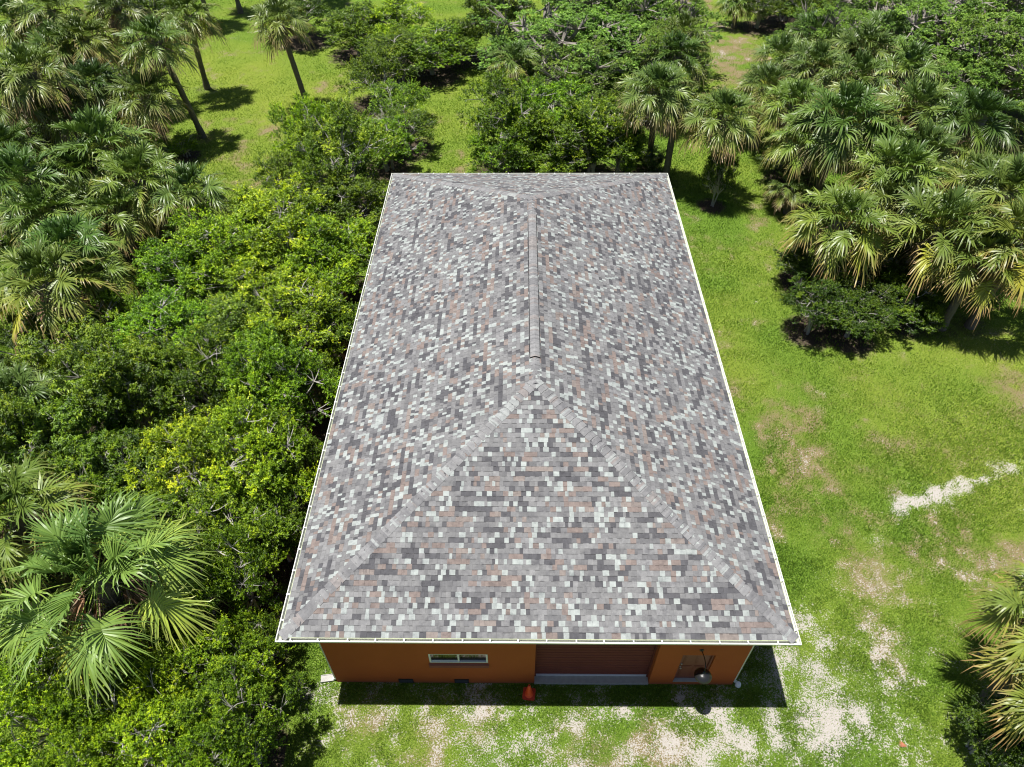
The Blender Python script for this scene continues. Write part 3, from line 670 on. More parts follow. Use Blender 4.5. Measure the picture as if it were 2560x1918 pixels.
# positions of the hearts in the photograph (2212 px wide), height of the heart, size
PALMS = [
 (32, 45, 6.2, 1.05, None, BG, 'pale green fan palm at the very top left corner of the photo'),
 (108, 22, 7.0, 1.05, None, (1, 1, 1), 'tall shaggy fan palm on the top edge, second crown from the top left corner'),
 (180, 88, 6.0, 1.0, None, (1.1, 1.05, .9), 'fan palm with brown tattered lower fronds beside the dark shaded palm at top left'),
 (66, 158, 6.2, 1.05, None, (1, 1, 1), 'dark green fan palm on the left edge below the top left corner palms'),
 (130, 105, 5.6, 1.0, None, (1, 1, 1), 'fan palm packed between the crowns of the top left palm clump'),
 (200, 178, 4.6, .85, None, DK, 'small dark fan palm in the shade right of the left edge palm clump'),
 (253, 18, 6.8, .95, (252, 84), DK, 'dark shaded fan palm with bare trunk left of the tall lawn palms at the top'),
 (338, 92, 6.4, 1.03, (438, 296), BG, 'round crowned fan palm with a long trunk leaning left, its foot on the lawn edge'),
 (405, 34, 5.6, 1.0, (448, 191), (1, 1, 1), 'upright fan palm with a pale straight trunk and white sand round its foot'),
 (602, 48, 5.8, .96, (664, 231), (1, 1, 1), 'lone fan palm with a dark slender leaning trunk in the middle of the far lawn'),
 (312, 208, 3.9, 1.05, (352, 300), (1, 1, 1), 'lower fan palm in front of the leaning trunk with yellow hanging fronds'),
 (220, 318, 5.0, 1.2, None, (1.1, 1.05, .9), 'largest pale green fan palm of the left middle clump'),
 (300, 385, 4.6, 1.05, None, YG, 'yellowish fan palm at the front of the left middle clump with a bright vine shoot'),
 (168, 372, 4.4, 1.0, None, YG, 'fan palm with yellowing fronds at left of the largest left middle palm'),
 (412, 418, 4.2, .95, None, BG, 'bluish fan palm at the lawn edge above the bright green thicket'),
 (50, 400, 4.8, 1.1, None, (1, 1, 1), 'wide fan palm on the left edge beside the left middle clump'),
 (95, 462, 4.2, .95, None, (1.1, 1.1, .9), 'fan palm crowding below the left edge palm, half buried in the thicket'),
 (150, 540, 4.3, .95, None, BG, 'fan palm with long upright fronds sticking out of the top of the thicket'),
 (95, 615, 4.6, 1.1, None, (1.1, 1.1, 1), 'broad pale fan palm inside the thicket, with upright shining fans'),
 (200, 598, 3.6, .8, None, YG, 'small yellow green fan palm between the thicket and the broad pale palm'),
 (30, 872, 3.6, .9, None, BG, 'small fan palm half hidden in the dark bushes on the left edge'),
 (22, 1110, 4.6, .95, None, YG, 'fan palm cut by the left edge just above the biggest palm'),
 (211, 1250, 5.2, 1.24, None, (1.5, 1.45, 1.5), 'biggest nearest fan palm with very wide open fans at lower left'),
 # right of the building
 (1561, 252, 4.9, 1.02, (1553, 398), (1.1, 1.08, .95), 'lone fan palm with vine covered trunk just behind the right rear roof corner'),
 (1478, 72, 4.8, .9, None, (1, 1, 1), 'topmost fan palm of the column of palms at the right end of the big oak'),
 (1462, 122, 4.6, .95, None, DK, 'middle fan palm of the column of palms right of the big oak'),
 (1420, 196, 5.6, 1.0, (1402, 346), (1, 1, 1), 'fan palm with orange tipped fronds right of the gnarled oak trunk'),
 (1462, 228, 4.8, .85, None, YG, 'fan palm squeezed between the orange tipped palm and the lone vine covered palm'),
 (1112, 132, 4.2, .8, None, (1, 1, 1), 'fan palm poking out from under the left side of the big oak'),
 (1690, 128, 4.4, .95, None, (1, 1, 1), 'fan palm at the upper left end of the right hand palm grove'),
 (1755, 75, 5.0, .9, None, BG, 'greyish fan palm rising behind the leafy tree at the top of the right grove'),
 (1760, 148, 5.0, .95, None, (1, 1, 1), 'fan palm below the leafy tree in the upper right grove'),
 (1655, 190, 4.4, .95, None, (1.05, 1.05, .95), 'outermost left fan palm of the right grove beside the sandy clearing'),
 (1715, 228, 4.6, .95, None, YG, 'fan palm with bleached dead skirt on the left flank of the right grove'),
 (1865, 108, 5.6, 1.0, None, (1, 1, 1), 'tall fan palm in the upper middle of the right grove'),
 (1912, 72, 5.4, .95, None, BG, 'fan palm against the right hand oak, furthest back in the right grove'),
 (1850, 172, 5.6, 1.05, None, BG, 'fan palm in the centre of the right grove with stiff blue green fans'),
 (1822, 262, 5.8, 1.25, None, BG, 'widest silvery fan palm in the middle of the right grove with rusty lower fronds'),
 (1985, 240, 5.6, 1.1, None, (1, 1, 1), 'fan palm right of the widest silvery palm, below the oak branches'),
 (2103, 262, 5.6, 1.12, None, DK, 'dark green fan palm near the right edge with straight upright fans'),
 (1942, 376, 5.3, 1.05, None, (1.1, 1.1, .9), 'fan palm with a bright yellow vine tuft in the lower middle of the right grove'),
 (1815, 480, 5.0, 1.08, None, YG, 'yellow green fan palm at the lower left corner of the right grove'),
 (2036, 494, 5.0, 1.2, None, (1.1, 1.02, .95), 'fan palm with golden brown tipped skirt at the front of the right grove'),
 (2180, 415, 5.4, 1.05, None, (1, 1, 1), 'fan palm on the right edge above the golden fronded palms'),
 (2208, 520, 5.4, 1.15, None, (1.2, 1.06, .8), 'golden fronded fan palm cut by the right edge over the leaning trunk'),
 (2110, 395, 4.8, .95, None, YG, 'fan palm between the dark green palm and the front golden skirted palm'),
 (1900, 320, 4.9, .9, None, YG, 'low fan palm showing between the silvery palm and the vine tufted palm'),
 (1705, 405, 1.6, .6, None, (1, 1, 1), 'small trunkless fan palm on the shady left foot of the right grove'),
 (1592, 4, 2.0, .8, None, BG, 'small grey green fan palm on the top edge behind the clearing'),
 (2292, 1335, 5.4, .82, None, YG, 'fan palm cut by the right edge in the lower part of the photo'),
 (2300, 1480, 4.6, .82, None, (1.2, 1.05, .8), 'lowest fan palm on the right edge near the bottom corner'),
 (None, None, 6.6, 1.0, (458, 62), DK, 'dark trunked fan palm behind the upright palm, crown above the photo top edge'),
 (None, None, 7.0, 1.0, (520, 28), DK, 'fan palm on the top edge throwing shade right of the upright palm crown'),
 (None, None, 6.6, 1.0, (215, 8), DK, 'shaded fan palm at the top edge behind the dark palm with bare trunk'),
 (None, None, 7.0, 1.0, (690, 14), DK, 'fan palm on the top edge right of the lone lawn palm'),
 (20, 210, 5.2, 1.0, None, DK, 'dark fan palm on the left edge under the dark green palm crown'),
 (140, 235, 3.8, .9, None, DK, 'small shaded fan palm under the left palm clump'),
 (185, 440, 3.8, .9, None, (1, 1, 1), 'low fan palm between the yellowish front palm and the half buried palm'),
 (250, 455, 3.9, .9, None, YG, 'low fan palm hanging over the top of the thicket beside the yellowish front palm'),
 (15, 320, 3.8, .9, None, DK, 'dark fan palm on the left edge between the two left palm clumps'),
 (1985, 330, 5.0, 1.0, None, (1, 1, 1), 'fan palm tucked left of the dark green palm in the right grove'),
 (1740, 300, 4.6, .95, None, YG, 'fan palm at the left edge of the grove left of the widest silvery palm'),
 (1930, 430, 4.7, .95, None, (1, 1, 1), 'low fan palm between the two front palms of the right grove'),
 (2120, 560, 4.6, .95, None, YG, 'fan palm low at the front of the grove over the leaning dark trunk'),
 (1800, 110, 4.8, .9, None, (1, 1, 1), 'fan palm hidden under the leafy oak at the upper left of the grove'),
 (1960, 150, 5.2, 1.0, None, (1, 1, 1), 'fan palm tucked under the left branches of the airy oak'),
]
for i, (x, y, z, s, bs, tn, lb) in enumerate(PALMS):
    palm(x, y, z, s, bs, 1+i % 2, tn, lb, tr=.19 if bs else .2, name='palmetto' if z < 2.5 else 'sabal_palm')

# ------------------------------------------------------------------ broadleaf trees and shrubs
KINDS = {'bush': CR_BUSH, 'droop': CR_DROOP, 'shrub': CR_SHRUB, 'oak': CR_OAK}
REF = {'bush': (2.0, 4.5), 'droop': (2.0, 4.5), 'shrub': (1.6, 2.6), 'oak': (3.4, 6.2)}
cnt = {}
def plant(kind, x, y, rp, h, tint, label, twig=0, group=None, zf=.62):
    """x, y: middle of the crown in the photo, rp: crown radius there (px of the 2212 copy), h: total height in metres"""
    c = at(x*DS, y*DS, h*zf); r = rp*DS*depth(c)/FPX*(1.22 if kind == 'oak' else 1.1); R0, H0 = REF[kind]; i = cnt.get(kind, 0); cnt[kind] = i+1
    L = KINDS[kind]; lm, wm = L[i % len(L)]
    nm = {'bush': 'broadleaf_tree', 'droop': 'drooping_tree', 'shrub': 'shrub', 'oak': 'oak_tree'}[kind]
    root = empty(nm, (c[0], c[1], 0), label, 'tree' if kind != 'shrub' else 'shrub', group, rz=random.uniform(0, 6.28))
    h = h*(random.uniform(.86, 1.28) if x < 660 and 450 < y < 1350 else random.uniform(.92, 1.14)); sx = r/R0; q = random.uniform(.93, 1.07)
    for n_, me in (('crown', lm), ('branches', wm)):
        o = link(n_, me, root); o.scale = (sx*q, sx/q, h/H0)
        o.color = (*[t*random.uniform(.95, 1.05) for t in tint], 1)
    if twig:
        o = link('bare_twigs', TW[i % 2], root, (r*.35, -r*.55, h*.52)); o.scale = (twig,)*3
        o.rotation_euler = (.5, .3, 0)
    SPOTS.append((c[0], c[1], r*.95, 1.0))
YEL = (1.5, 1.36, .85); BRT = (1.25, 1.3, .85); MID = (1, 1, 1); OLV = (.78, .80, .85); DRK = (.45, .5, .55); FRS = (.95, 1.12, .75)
TREES = [
 # thicket left of the building
 ('bush', 610, 530, 128, 4.2, YEL, 'yellow green rounded tree at the top of the thicket next to the lawn'),
 ('bush', 730, 555, 92, 4.0, BRT, 'bright tree at the upper right of the thicket close to the gutter'),
 ('bush', 490, 560, 100, 4.0, BRT, 'green tree between the bluish palm and the yellow green tree at the thicket top'),
 ('bush', 370, 590, 85, 4.0, FRS, 'fresh green tree below the left middle palms, leftmost of the thicket top'),
 ('bush', 640, 690, 112, 4.4, YEL, 'yellowish tree in the upper thicket, halfway along the roof edge'),
 ('bush', 735, 700, 62, 3.4, OLV, 'low dull tree against the left gutter in the upper thicket'),
 ('bush', 505, 705, 105, 4.3, MID, 'mid green tree in the upper middle of the thicket'),
 ('bush', 360, 735, 108, 4.2, FRS, 'fresh green spreading tree in the thicket, right of the broad pale palm'),
 ('bush', 600, 850, 108, 4.4, FRS, 'leafy tree with upright bright shoots in the middle of the thicket near the gutter'),
 ('bush', 455, 850, 100, 4.0, OLV, 'dull green tree in the very middle of the thicket with a shaded hollow beside it'),
 ('droop', 290, 850, 100, 4.5, OLV, 'olive tree with hanging leaves right of the small left edge palm'),
 ('droop', 165, 770, 105, 4.4, OLV, 'olive tree with hanging leaves below the broad pale palm'),
 ('droop', 60, 740, 85, 4.0, DRK, 'dark leafy tree on the left edge below the broad pale palm'),
 ('droop', 150, 930, 115, 4.7, OLV, 'dark olive tree with long glossy leaves right of the half hidden palm'),
 ('droop', 50, 985, 95, 4.6, OLV, 'olive tree on the left edge under the half hidden palm'),
 ('bush', 560, 990, 118, 4.6, YEL, 'yellow green twiggy tree beside the middle of the left gutter'),
 ('bush', 420, 1000, 112, 4.6, YEL, 'yellow tipped tree with many bare grey twigs in the middle of the thicket'),
 ('droop', 270, 1010, 100, 4.2, DRK, 'dark shaded tree between the olive trees and the yellow tipped tree'),
 ('bush', 500, 1130, 112, 4.5, MID, 'mid green tree with pale branches below the yellow tipped tree'),
 ('bush', 350, 1130, 100, 4.3, MID, 'tree with glossy leaves above the biggest nearest palm'),
 ('droop', 190, 1090, 92, 3.8, OLV, 'dull olive tree immediately above the biggest nearest palm'),
 ('bush', 605, 1140, 70, 3.0, OLV, 'low shaded tree against the lower left gutter'),
 ('bush', 520, 1260, 88, 4.0, MID, 'green tree right of the biggest nearest palm, left of the roof corner'),
 ('bush', 420, 1250, 70, 3.8, OLV, 'shaded tree touching the right fans of the biggest nearest palm'),
 ('bush', 555, 1370, 50, 2.6, OLV, 'small low tree just left of the front left roof corner'),
 ('bush', 470, 1440, 95, 3.6, BRT, 'bright tree in front of the biggest palm, left of the orange wall'),
 ('bush', 350, 1490, 95, 3.9, YEL, 'yellow green tree at the bottom, directly below the biggest palm'),
 ('bush', 220, 1520, 100, 4.1, BRT, 'bright tree at the bottom left, second from the left edge'),
 ('bush', 70, 1560, 120, 4.4, YEL, 'bright yellow green tree in the bottom left corner'),
 ('bush', 330, 1620, 110, 4.2, YEL, 'yellow leaved tree on the bottom edge, middle of the bottom thicket'),
 ('bush', 190, 1650, 90, 4.0, BRT, 'green tree on the bottom edge beside the bottom left corner tree'),
 ('bush', 510, 1570, 95, 3.8, MID, 'darker tree at the bottom right end of the thicket casting shade on the lawn'),
 ('bush', 455, 1660, 85, 3.6, BRT, 'tree cut by the bottom edge at the right end of the thicket'),
 ('droop', 20, 1400, 80, 3.4, DRK, 'dark bushy tree on the left edge below the biggest palm'),
 ('droop', 40, 1250, 70, 3.2, DRK, 'dark bushy tree on the left edge between two palms'),
 # behind and left of the roof
 ('bush', 735, 335, 100, 5.6, MID, 'dense dark green tree left of the rear left roof corner'),
 ('bush', 670, 300, 60, 4.8, BRT, 'bright topped upright tree on the edge of the far lawn'),
 ('bush', 735, 450, 92, 3.6, OLV, 'shaded dense tree below the rear left roof corner'),
 ('bush', 830, 300, 62, 3.2, FRS, 'green bush leaning toward the rear left roof corner from behind'),
 ('shrub', 880, 275, 58, 2.4, OLV, 'olive bush with grey bare twigs behind the roof, by the lawn strip'),
 ('shrub', 800, 170, 62, 3.0, OLV, 'olive green bush at the lower end of the far bush row'),
 ('shrub', 860, 215, 58, 2.6, MID, 'bush with mottled leaves between the twiggy bush and the far bush row'),
 ('bush', 770, 55, 72, 3.6, OLV, 'leftmost olive tree of the far bush row at the top'),
 ('bush', 850, 55, 75, 3.6, BRT, 'bright topped tree in the middle of the far bush row at the top'),
 ('bush', 925, 100, 78, 3.4, MID, 'rounded tree right of centre in the far bush row'),
 ('bush', 985, 80, 58, 3.0, OLV, 'rightmost dull bush of the far bush row'),
 ('bush', 860, 120, 70, 3.2, OLV, 'lower middle tree of the far bush row'),
 ('bush', 1070, 15, 75, 6.0, DRK, 'very dark shaded tree at the top edge left of the big oak'),
 ('oak', 1230, 85, 150, 6.2, (1, 1.1, 1), 'big spreading oak tree behind the roof, left half of the broad grey branched crown'),
 ('oak', 1370, 95, 130, 5.8, (1, 1.1, 1), 'gnarled oak tree with an open crown and dark twisted limbs, right beside the big oak'),
 ('oak', 1310, 20, 120, 6.4, (.95, 1.05, 1), 'oak tree on the top edge behind the big spreading oak'),
 ('bush', 1100, 270, 85, 4.8, OLV, 'bush with silvery dead top behind the middle of the rear gutter'),
 ('bush', 1190, 250, 90, 5.0, FRS, 'dark glossy bush under the front of the big oak'),
 ('bush', 1280, 290, 92, 4.8, MID, 'bush right behind the middle of the roof with glossy leaves'),
 ('bush', 1080, 335, 68, 3.0, FRS, 'small bush touching the rear gutter, left of the others there'),
 ('bush', 1190, 345, 70, 2.8, MID, 'low bush against the rear gutter in the middle of the row'),
 ('shrub', 1345, 240, 52, 3.0, OLV, 'grey green shrub below the gnarled oak limbs, left of the orange tipped palm'),
 # right side
 ('oak', 1790, 105, 88, 5.4, (.95, 1.05, .95), 'leafy oak tree growing among the palms at the upper left of the right grove'),
 ('oak', 2050, 90, 150, 6.6, (1, 1.05, .95), 'airy oak tree with pale grey branches in the upper right'),
 ('oak', 2170, 140, 130, 6.2, (1, 1.05, .95), 'oak tree with a leaning pale trunk on the upper right edge'),
 ('oak', 1935, 25, 105, 6.0, (.85, .95, .9), 'oak tree on the top edge above the right grove'),
 ('oak', 2150, 15, 120, 6.4, (.95, 1.0, .95), 'oak tree in the top right corner'),
 ('oak', 2050, 195, 80, 5.0, (1, 1.05, .95), 'low oak tree hanging over the palms below the airy oak'),
 ('shrub', 1840, 12, 60, 3.0, OLV, 'dark grey green shrub on the top edge right of the clearing'),
 ('shrub', 1700, 2, 55, 2.6, DRK, 'dark shrub on the top edge straight above the clearing'),
 ('bush', 1770, 655, 62, 2.8, DRK, 'dark leafy bush in the shade under the front left palm of the right grove'),
 ('bush', 1850, 640, 55, 2.4, DRK, 'shaded bush under the middle of the front palms of the right grove'),
 ('droop', 2140, 1585, 62, 2.0, DRK, 'dark shrub in the bottom right corner below the edge palms'),
 ('droop', 60, 290, 75, 3.0, DRK, 'dark undergrowth bush on the left edge between the two left palm clumps'),
 ('droop', 180, 265, 70, 2.8, DRK, 'dark undergrowth bush between the left palm clump and the low yellow hanging palm'),
 ('droop', 260, 130, 60, 2.6, DRK, 'dark shaded bush behind the round crowned leaning palm'),
 ('bush', 300, 470, 80, 3.2, MID, 'green bush filling the gap under the yellowish front palm'),
 ('bush', 60, 520, 90, 3.2, OLV, 'dull bush under the half buried palm on the left edge'),
 ('bush', 230, 690, 80, 3.6, MID, 'green bush right below the small yellow green palm'),
 ('bush', 680, 610, 85, 3.8, BRT, 'bright tree between the upper right thicket tree and the gutter side dull tree'),
 ('bush', 560, 615, 85, 4.0, YEL, 'yellow green tree just below the green tree at the thicket top'),
 ('bush', 680, 820, 55, 3.2, MID, 'small tree against the middle of the left gutter'),
 ('bush', 655, 1010, 52, 3.0, OLV, 'small dark tree against the gutter beside the yellow green twiggy tree'),
 ('bush', 120, 1440, 90, 3.4, OLV, 'dull tree under the left fans of the biggest palm'),
 ('bush', 620, 385, 55, 3.2, MID, 'small green tree on the far lawn edge between dense dark tree and thicket'),
 ('bush', 1850, 690, 60, 1.8, DRK, 'low dark bush at the shady front foot of the right grove'),
 ('droop', 1960, 640, 80, 2.0, DRK, 'dark undergrowth bush in front of the trunks of the right grove'),
 ('droop', 1750, 560, 60, 2.4, DRK, 'dark undergrowth bush behind the yellow green corner palm of the right grove'),
 ('bush', 1120, 190, 60, 4.2, OLV, 'olive bush between the silvery topped bush and the big oak'),
 ('oak', 1250, 165, 90, 5.0, (1, 1.05, .95), 'lower front oak limbs tree under the big spreading oak'),
 ('oak', 1420, 40, 95, 6.0, (1, 1.05, .95), 'oak tree on the top edge behind the topmost palm of the middle column'),
 ('bush', 1340, 325, 55, 3.0, OLV, 'dull bush at the right end of the bush row behind the roof'),
 ('oak', 1435, 140, 75, 5.4, (1, 1.05, .95), 'light oak tree between the gnarled oak and the column of palms'),
 ('bush', 1405, 340, 38, 1.6, DRK, 'low dark bush round the foot of the orange tipped palm'),
 ('bush', 1650, 2, 50, 3.4, DRK, 'dark tree on the top edge right of the small grey green palm'),
 ('bush', 1745, 10, 50, 3.4, OLV, 'olive tree on the top edge above the end of the clearing'),
 ('bush', 1815, 30, 50, 3.0, DRK, 'dark bush above the leafy oak at the top of the right grove'),
 ('bush', 330, 10, 60, 4.0, DRK, 'dark tree on the top edge left of the upright palm'),
 ('droop', 2195, 1590, 70, 2.4, DRK, 'dark bush in the bottom right corner under the lowest palm'),
 ('bush', 650, 30, 60, 3.5, DRK, 'shaded tree at the top edge between lone lawn palm and far bush row'),
 ('droop', 1940, 560, 90, 2.2, DRK, 'dark undergrowth bush under the two front palms of the right grove'),
 ('droop', 1720, 340, 60, 2.4, DRK, 'dark undergrowth bush on the left flank of the right grove'),
 ('bush', 1900, 230, 100, 3.0, OLV, 'dull bush deep between the palms of the right grove'),
 ('shrub', 395, 312, 34, 1.3, BRT, 'small bright shrub on the far lawn edge by the leaning palm foot'),
 ('shrub', 335, 325, 34, 1.5, FRS, 'small bright shrub between the left middle clump and the low palm'),
 ('shrub', 1552, 375, 34, 3.3, DRK, 'dark vine tangle climbing the trunk of the lone palm behind the roof'),
 ('shrub', 640, 1480, 28, .9, MID, 'small weedy shrub by the front left corner of the orange wall'),
]
TWG = {39: 1.0, 51: 1.1, 56: .9, 16: 1.0, 48: .8}
for i, (k, x, y, rp, h, tn, lb) in enumerate(TREES):
    plant(k, x, y, rp, h, tn, lb, TWG.get(i, 0))

# ------------------------------------------------------------------ ground: one sheet with a fine visible middle
def splat(X, Y, pts):
    s = np.zeros_like(X)
    for (px, py, r, a) in pts:
        c = at(px*DS, py*DS, 0); s = np.maximum(s, a*np.exp(-(((X-c[0])**2+(Y-c[1])**2)/r**2)))
    return s
SAND = [(2205, 1000, .9, 1), (2165, 1015, .8, 1), (2125, 1035, .8, 1), (2085, 1050, .7, 1), (2040, 1062, .7, .9), (2000, 1075, .7, .95), (1950, 1095, .7, .9), (1880, 1160, .6, .75),
 (1700, 1110, .4, .55), (1780, 1255, .7, .6), (1730, 1300, .7, .8), (1745, 1350, .8, .95), (1775, 1395, .8, .95), (1700, 1420, 1.2, .9), (1760, 1455, 1, .95), (1830, 1440, .9, .75), (1800, 1500, 1, .85), (1870, 1530, .9, .7),
 (1740, 1540, .8, .9), (1680, 1555, .6, .8), (1690, 1600, .8, .8), (1620, 1600, .6, .7), (1800, 1600, 1, .7), (1900, 1450, .8, .6), (1560, 1545, .5, .75), (1480, 1545, .5, .7), (1440, 1600, .5, .6), (1350, 1540, .5, .75), (1300, 1535, .4, .7), (1240, 1560, .5, .7),
 (1170, 1590, .5, .6), (1100, 1545, .4, .65), (1060, 1600, .4, .6), (1020, 1540, .5, .7), (960, 1545, .3, .5), (900, 1530, .4, .6), (850, 1590, .4, .5), (780, 1540, .5, .7), (730, 1560, .5, .75), (690, 1530, .6, .85), (655, 1500, .5, .8), (700, 1470, .5, .8),
 (700, 1600, .4, .6), (760, 1630, .4, .5), (1250, 1640, .6, .6), (1350, 1640, .6, .6), (1530, 1640, .7, .7), (1900, 1620, .8, .5), (2090, 1200, .5, .5), (2180, 1090, .7, .85), (2020, 1250, .5, .4), (2090, 1310, .5, .4), (1630, 650, .35, .85), (1590, 700, .25, .5), (1560, 560, .2, .6),
 (1795, 850, .6, .6), (1770, 880, .5, .6), (434, 195, .6, .95), (450, 200, .7, .9), (665, 238, .5, .6), (700, 100, .9, .6), (775, 148, .7, .6), (655, 380, .3, .5), (570, 410, .3, .7), (560, 425, .3, .7), (1555, 120, 1.6, .7), (1600, 95, 1.3, .5), (1570, 50, 1.5, .4), (1100, 60, 1.0, .6), (425, 1140, .5, .4), (40, 60, 1, .6), (375, 5, 2, .8), (520, 75, 1.2, .5), (15, 330, .8, .6)]
DRY = [(1580, 100, 2.4, .9), (1560, 140, 2.4, .9), (1600, 165, 2, .7), (1590, 60, 2, .6), (1520, 15, 1.5, 1), (1500, 5, 2, 1), (1760, 900, 2.2, .55), (1800, 960, 1.6, .55), (1700, 870, 1.2, .5), (1700, 930, 2.0, .5), (1820, 1060, 1.3, .4), (2180, 850, 1.6, .6), (2100, 1190, 2, .5), (2200, 1180, 1.6, .6), (1990, 1180, 1.6, .35), (1600, 520, .9, .45), (1560, 600, .5, .4),
 (1000, 330, 1.0, .65), (990, 370, .8, .7), (940, 265, .8, .4), (1000, 170, 1.2, .5), (950, 150, 1, .4), (560, 400, 1.2, .5), (600, 280, 1.4, .5), (480, 260, 1.5, .4), (620, 330, 1.2, .45), (700, 190, 1.4, .4), (1230, 1580, 1.2, .5), (1400, 1590, 1.4, .5), (1050, 1560, 1, .4), (900, 1600, 1.2, .4), (1560, 370, .8, .5), (1650, 470, .8, .6), (1690, 1280, 1.2, .5), (1660, 1200, 1, .4), (1300, 1640, 1.3, .5), (800, 1560, 1, .5), (1690, 1040, 1.5, .4)]
LUSH = [(1540, 480, 2.5, 1), (1560, 620, 2.2, .8), (1620, 700, 2.2, .7), (1700, 1230, 1.3, .8), (2000, 1150, 2, .8), (1850, 1100, 1.8, .7), (2000, 1450, 2.5, .6), (1640, 960, 1.4, .8), (2150, 1400, 2, .6)]
YELG = [(560, 200, 6, .8), (1950, 880, 4, .8), (2100, 950, 3.5, .9), (1850, 820, 3, .6), (960, 250, 3, .8), (1000, 200, 3, .8), (500, 350, 3, .9), (1580, 200, 4, .7), (1650, 30, 4, .6), (2200, 800, 3, .7)]
SAND += [(1900, 1350, 3.5, .5), (1760, 1250, 2.5, .55), (1950, 1550, 3, .55), (1150, 1600, 3, .45), (2100, 1250, 2.5, .45), (800, 1580, 2.5, .4), (1750, 980, 2.5, .3)]
DRY += [(1730, 960, 3.5, .55), (1740, 1120, 3, .5), (1850, 1300, 3, .4), (2000, 930, 3, .3), (560, 330, 4, .35), (1580, 200, 3, .4)]
TRS = []
TRK = [(2230, 988), (2180, 1008), (2140, 1028), (2095, 1047), (2050, 1058), (2000, 1072), (1955, 1092), (1938, 1105)]
for (x0_, y0_), (x1_, y1_) in zip(TRK[:-1], TRK[1:]):
    for q_ in range(3): TRS.append((x0_+(x1_-x0_)*q_/3, y0_+(y1_-y0_)*q_/3, .48, 1.0))
def fields(X, Y):
    n1 = fbm(X, Y, 1.3, 3, 4); n2 = fbm(X, Y, .45, 9, 3); n3 = fbm(X, Y, 5, 17, 3)
    inb = ((X > -WX) & (X < WX) & (Y > 0) & (Y < WL))
    front = np.exp(-((Y+1.2)/2.2)**2)*np.clip((X+9)/8, .25, 1)*np.clip((14-X)/5, 0, 1)
    sand = np.clip(splat(X, Y, SAND)*.60 + .36*front + .16*np.exp(-((X-8.2)/2.6)**2-((Y-.2)/3.2)**2) - .17 + (n1-.5)*.75 + (n2-.5)*1.0, 0, .92)
    sand = np.maximum(sand, np.clip(splat(X, Y, TRS)*.95-.28+(n2-.5)*1.3+(n1-.5)*.7, 0, .85))
    dry = np.clip(splat(X, Y, DRY)*.68 + .10 + (n1-.5)*1.0 + (n2-.5)*.9 + .12*front, 0, .85)
    hue = np.clip(.40+splat(X, Y, YELG)*.45-splat(X, Y, LUSH)*.45 + (n3-.5)*1.3+(n1-.5)*.4, 0, 1)
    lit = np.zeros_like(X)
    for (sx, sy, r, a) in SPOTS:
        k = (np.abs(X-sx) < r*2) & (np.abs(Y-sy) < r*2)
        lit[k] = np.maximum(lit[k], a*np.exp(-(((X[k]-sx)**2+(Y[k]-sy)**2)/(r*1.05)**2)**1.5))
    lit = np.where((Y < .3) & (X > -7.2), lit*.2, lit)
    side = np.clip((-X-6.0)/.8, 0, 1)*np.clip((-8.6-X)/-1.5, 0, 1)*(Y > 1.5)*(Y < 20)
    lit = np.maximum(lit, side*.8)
    return sand, dry, hue, lit
def ground():
    xs = np.concatenate([[-400, -200, -100, -70], np.arange(-46, 46.01, .15), [70, 100, 200, 400]])
    ys = np.concatenate([[-300, -120, -40, -15], np.arange(-6, 30, .13), np.arange(30, 72, .25), [90, 130, 220, 500]])
    X, Y = np.meshgrid(xs, ys); n1 = fbm(X, Y, 6, 40, 3); n2 = fbm(X, Y, .8, 47, 3)
    Z = (n1-.5)*.10+(n2-.5)*.05
    Z = Z*np.clip((np.maximum(np.abs(X)-WX, np.maximum(-Y, Y-WL)))/1.5, .08, 1) - .02
    sand, dry, hue, lit = fields(X.ravel(), Y.ravel())
    V = np.stack([X.ravel(), Y.ravel(), Z.ravel()], 1); nx = len(xs); ny = len(ys)
    i, j = np.meshgrid(np.arange(nx-1), np.arange(ny-1)); a = (j*nx+i).ravel()
    F = np.stack([a, a+1, a+nx+1, a+nx], 1)
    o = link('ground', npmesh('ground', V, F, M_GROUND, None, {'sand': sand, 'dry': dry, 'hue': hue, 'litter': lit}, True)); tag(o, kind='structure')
ground()
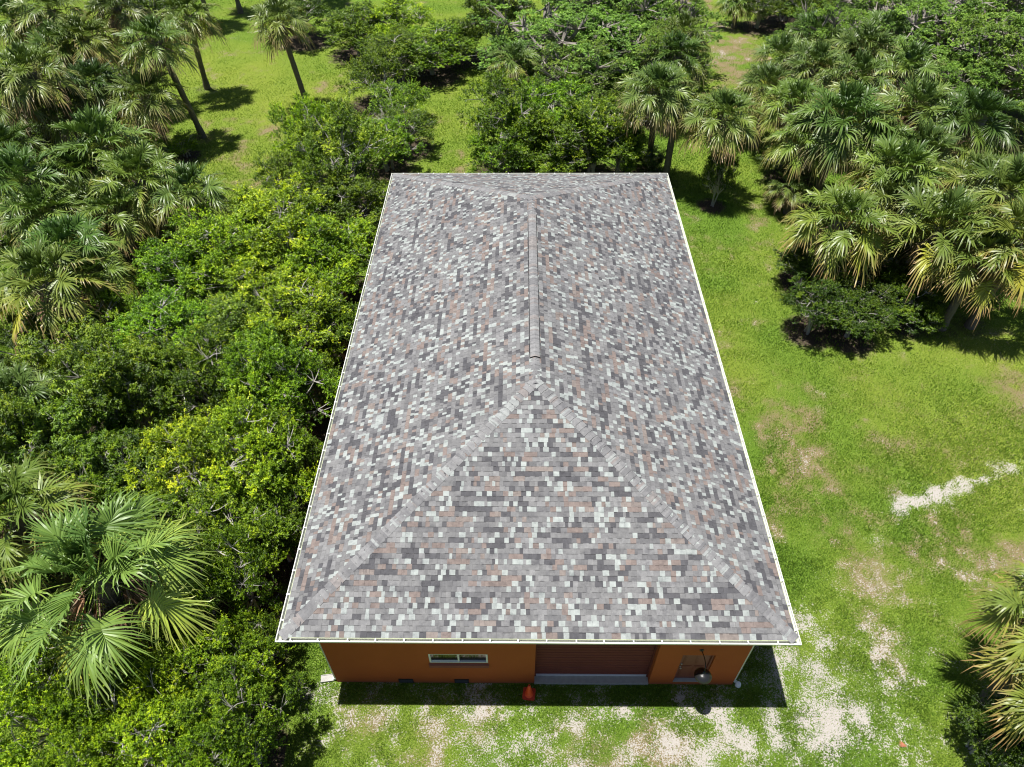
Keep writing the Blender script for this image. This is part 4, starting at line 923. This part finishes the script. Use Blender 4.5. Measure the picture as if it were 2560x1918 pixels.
def grass():
    r = np.random.default_rng(5); n = 1400000
    px = r.uniform(-120, 2680, n); py = r.uniform(-10, 1990, n)
    d = AF[None]*FPX + AR[None]*(px-1280)[:, None] + AU[None]*(959-py)[:, None]; t = -CAM[2]/d[:, 2]; P = CAM[None]+d*t[:, None]
    X, Y = P[:, 0], P[:, 1]
    ok = ~((X > -WX-.02) & (X < WX+.02) & (Y > -.03) & (Y < WL+.02)); X, Y = X[ok], Y[ok]
    sand, dry, hue, lit = fields(X, Y); n1 = fbm(X, Y, .5, 77, 3)
    keep = r.random(len(X)) < np.clip(1.12-sand*1.25-lit*.95-dry*.35+(n1-.5)*1.6, .05, 1)
    X, Y, hue, dry, sand = X[keep], Y[keep], hue[keep], dry[keep], sand[keep]; n = len(X)
    dep = (np.stack([X, Y, X*0], 1)-CAM) @ AF; k = np.clip(dep/26, .8, 1.3)
    az = r.uniform(0, 6.283, n); h = r.uniform(.025, .070, n)*k; wd = r.uniform(.012, .024, n)*k; lean = r.uniform(.2, 1.1, n)
    dx, dy = np.cos(az), np.sin(az); z0 = np.full(n, -.03)
    A = np.stack([X-dy*wd, Y+dx*wd, z0], 1); B = np.stack([X+dy*wd, Y-dx*wd, z0], 1); T = np.stack([X+dx*h*lean, Y+dy*h*lean, z0+h+.03], 1)
    V = np.stack([A, B, T], 1).reshape(-1, 3); F = np.arange(3*n).reshape(-1, 3)
    ti = np.clip(.28+hue*.42+dry*.30+r.normal(0, 1, n)*np.clip(.19-(dep-26)*.004, .07, .17), 0, 1)
    o = link('lawn_grass', npmesh('lawn_grass', V, F, M_GRASS, {'tint': ti})); o.color = (1, 1, 1, 1)
    tag(o, 'short patchy green lawn grass round the orange garage building', 'grass', kind='stuff')
grass()
# small fallen things
b = MB(); r = np.random.default_rng(2)
for q in range(9):
    a = R(-24+q*6); b.add([(0, 0, .03), (.16*math.cos(a-.04), .16*math.sin(a-.04), .05), (.24*math.cos(a), .24*math.sin(a), .03), (.16*math.cos(a+.04), .16*math.sin(a+.04), .045)], [(0, 1, 2, 3)])
o = b.build('fallen_frond', simple('orange_dry_leaf', (.36, .13, .07), .8)); p = at(1958*DS, 1614*DS); o.location = (p[0], p[1], .03); o.rotation_euler = (0, 0, 2.8)
tag(o, 'small orange brown fallen frond piece lying on the grass at the bottom right', 'fallen leaf')
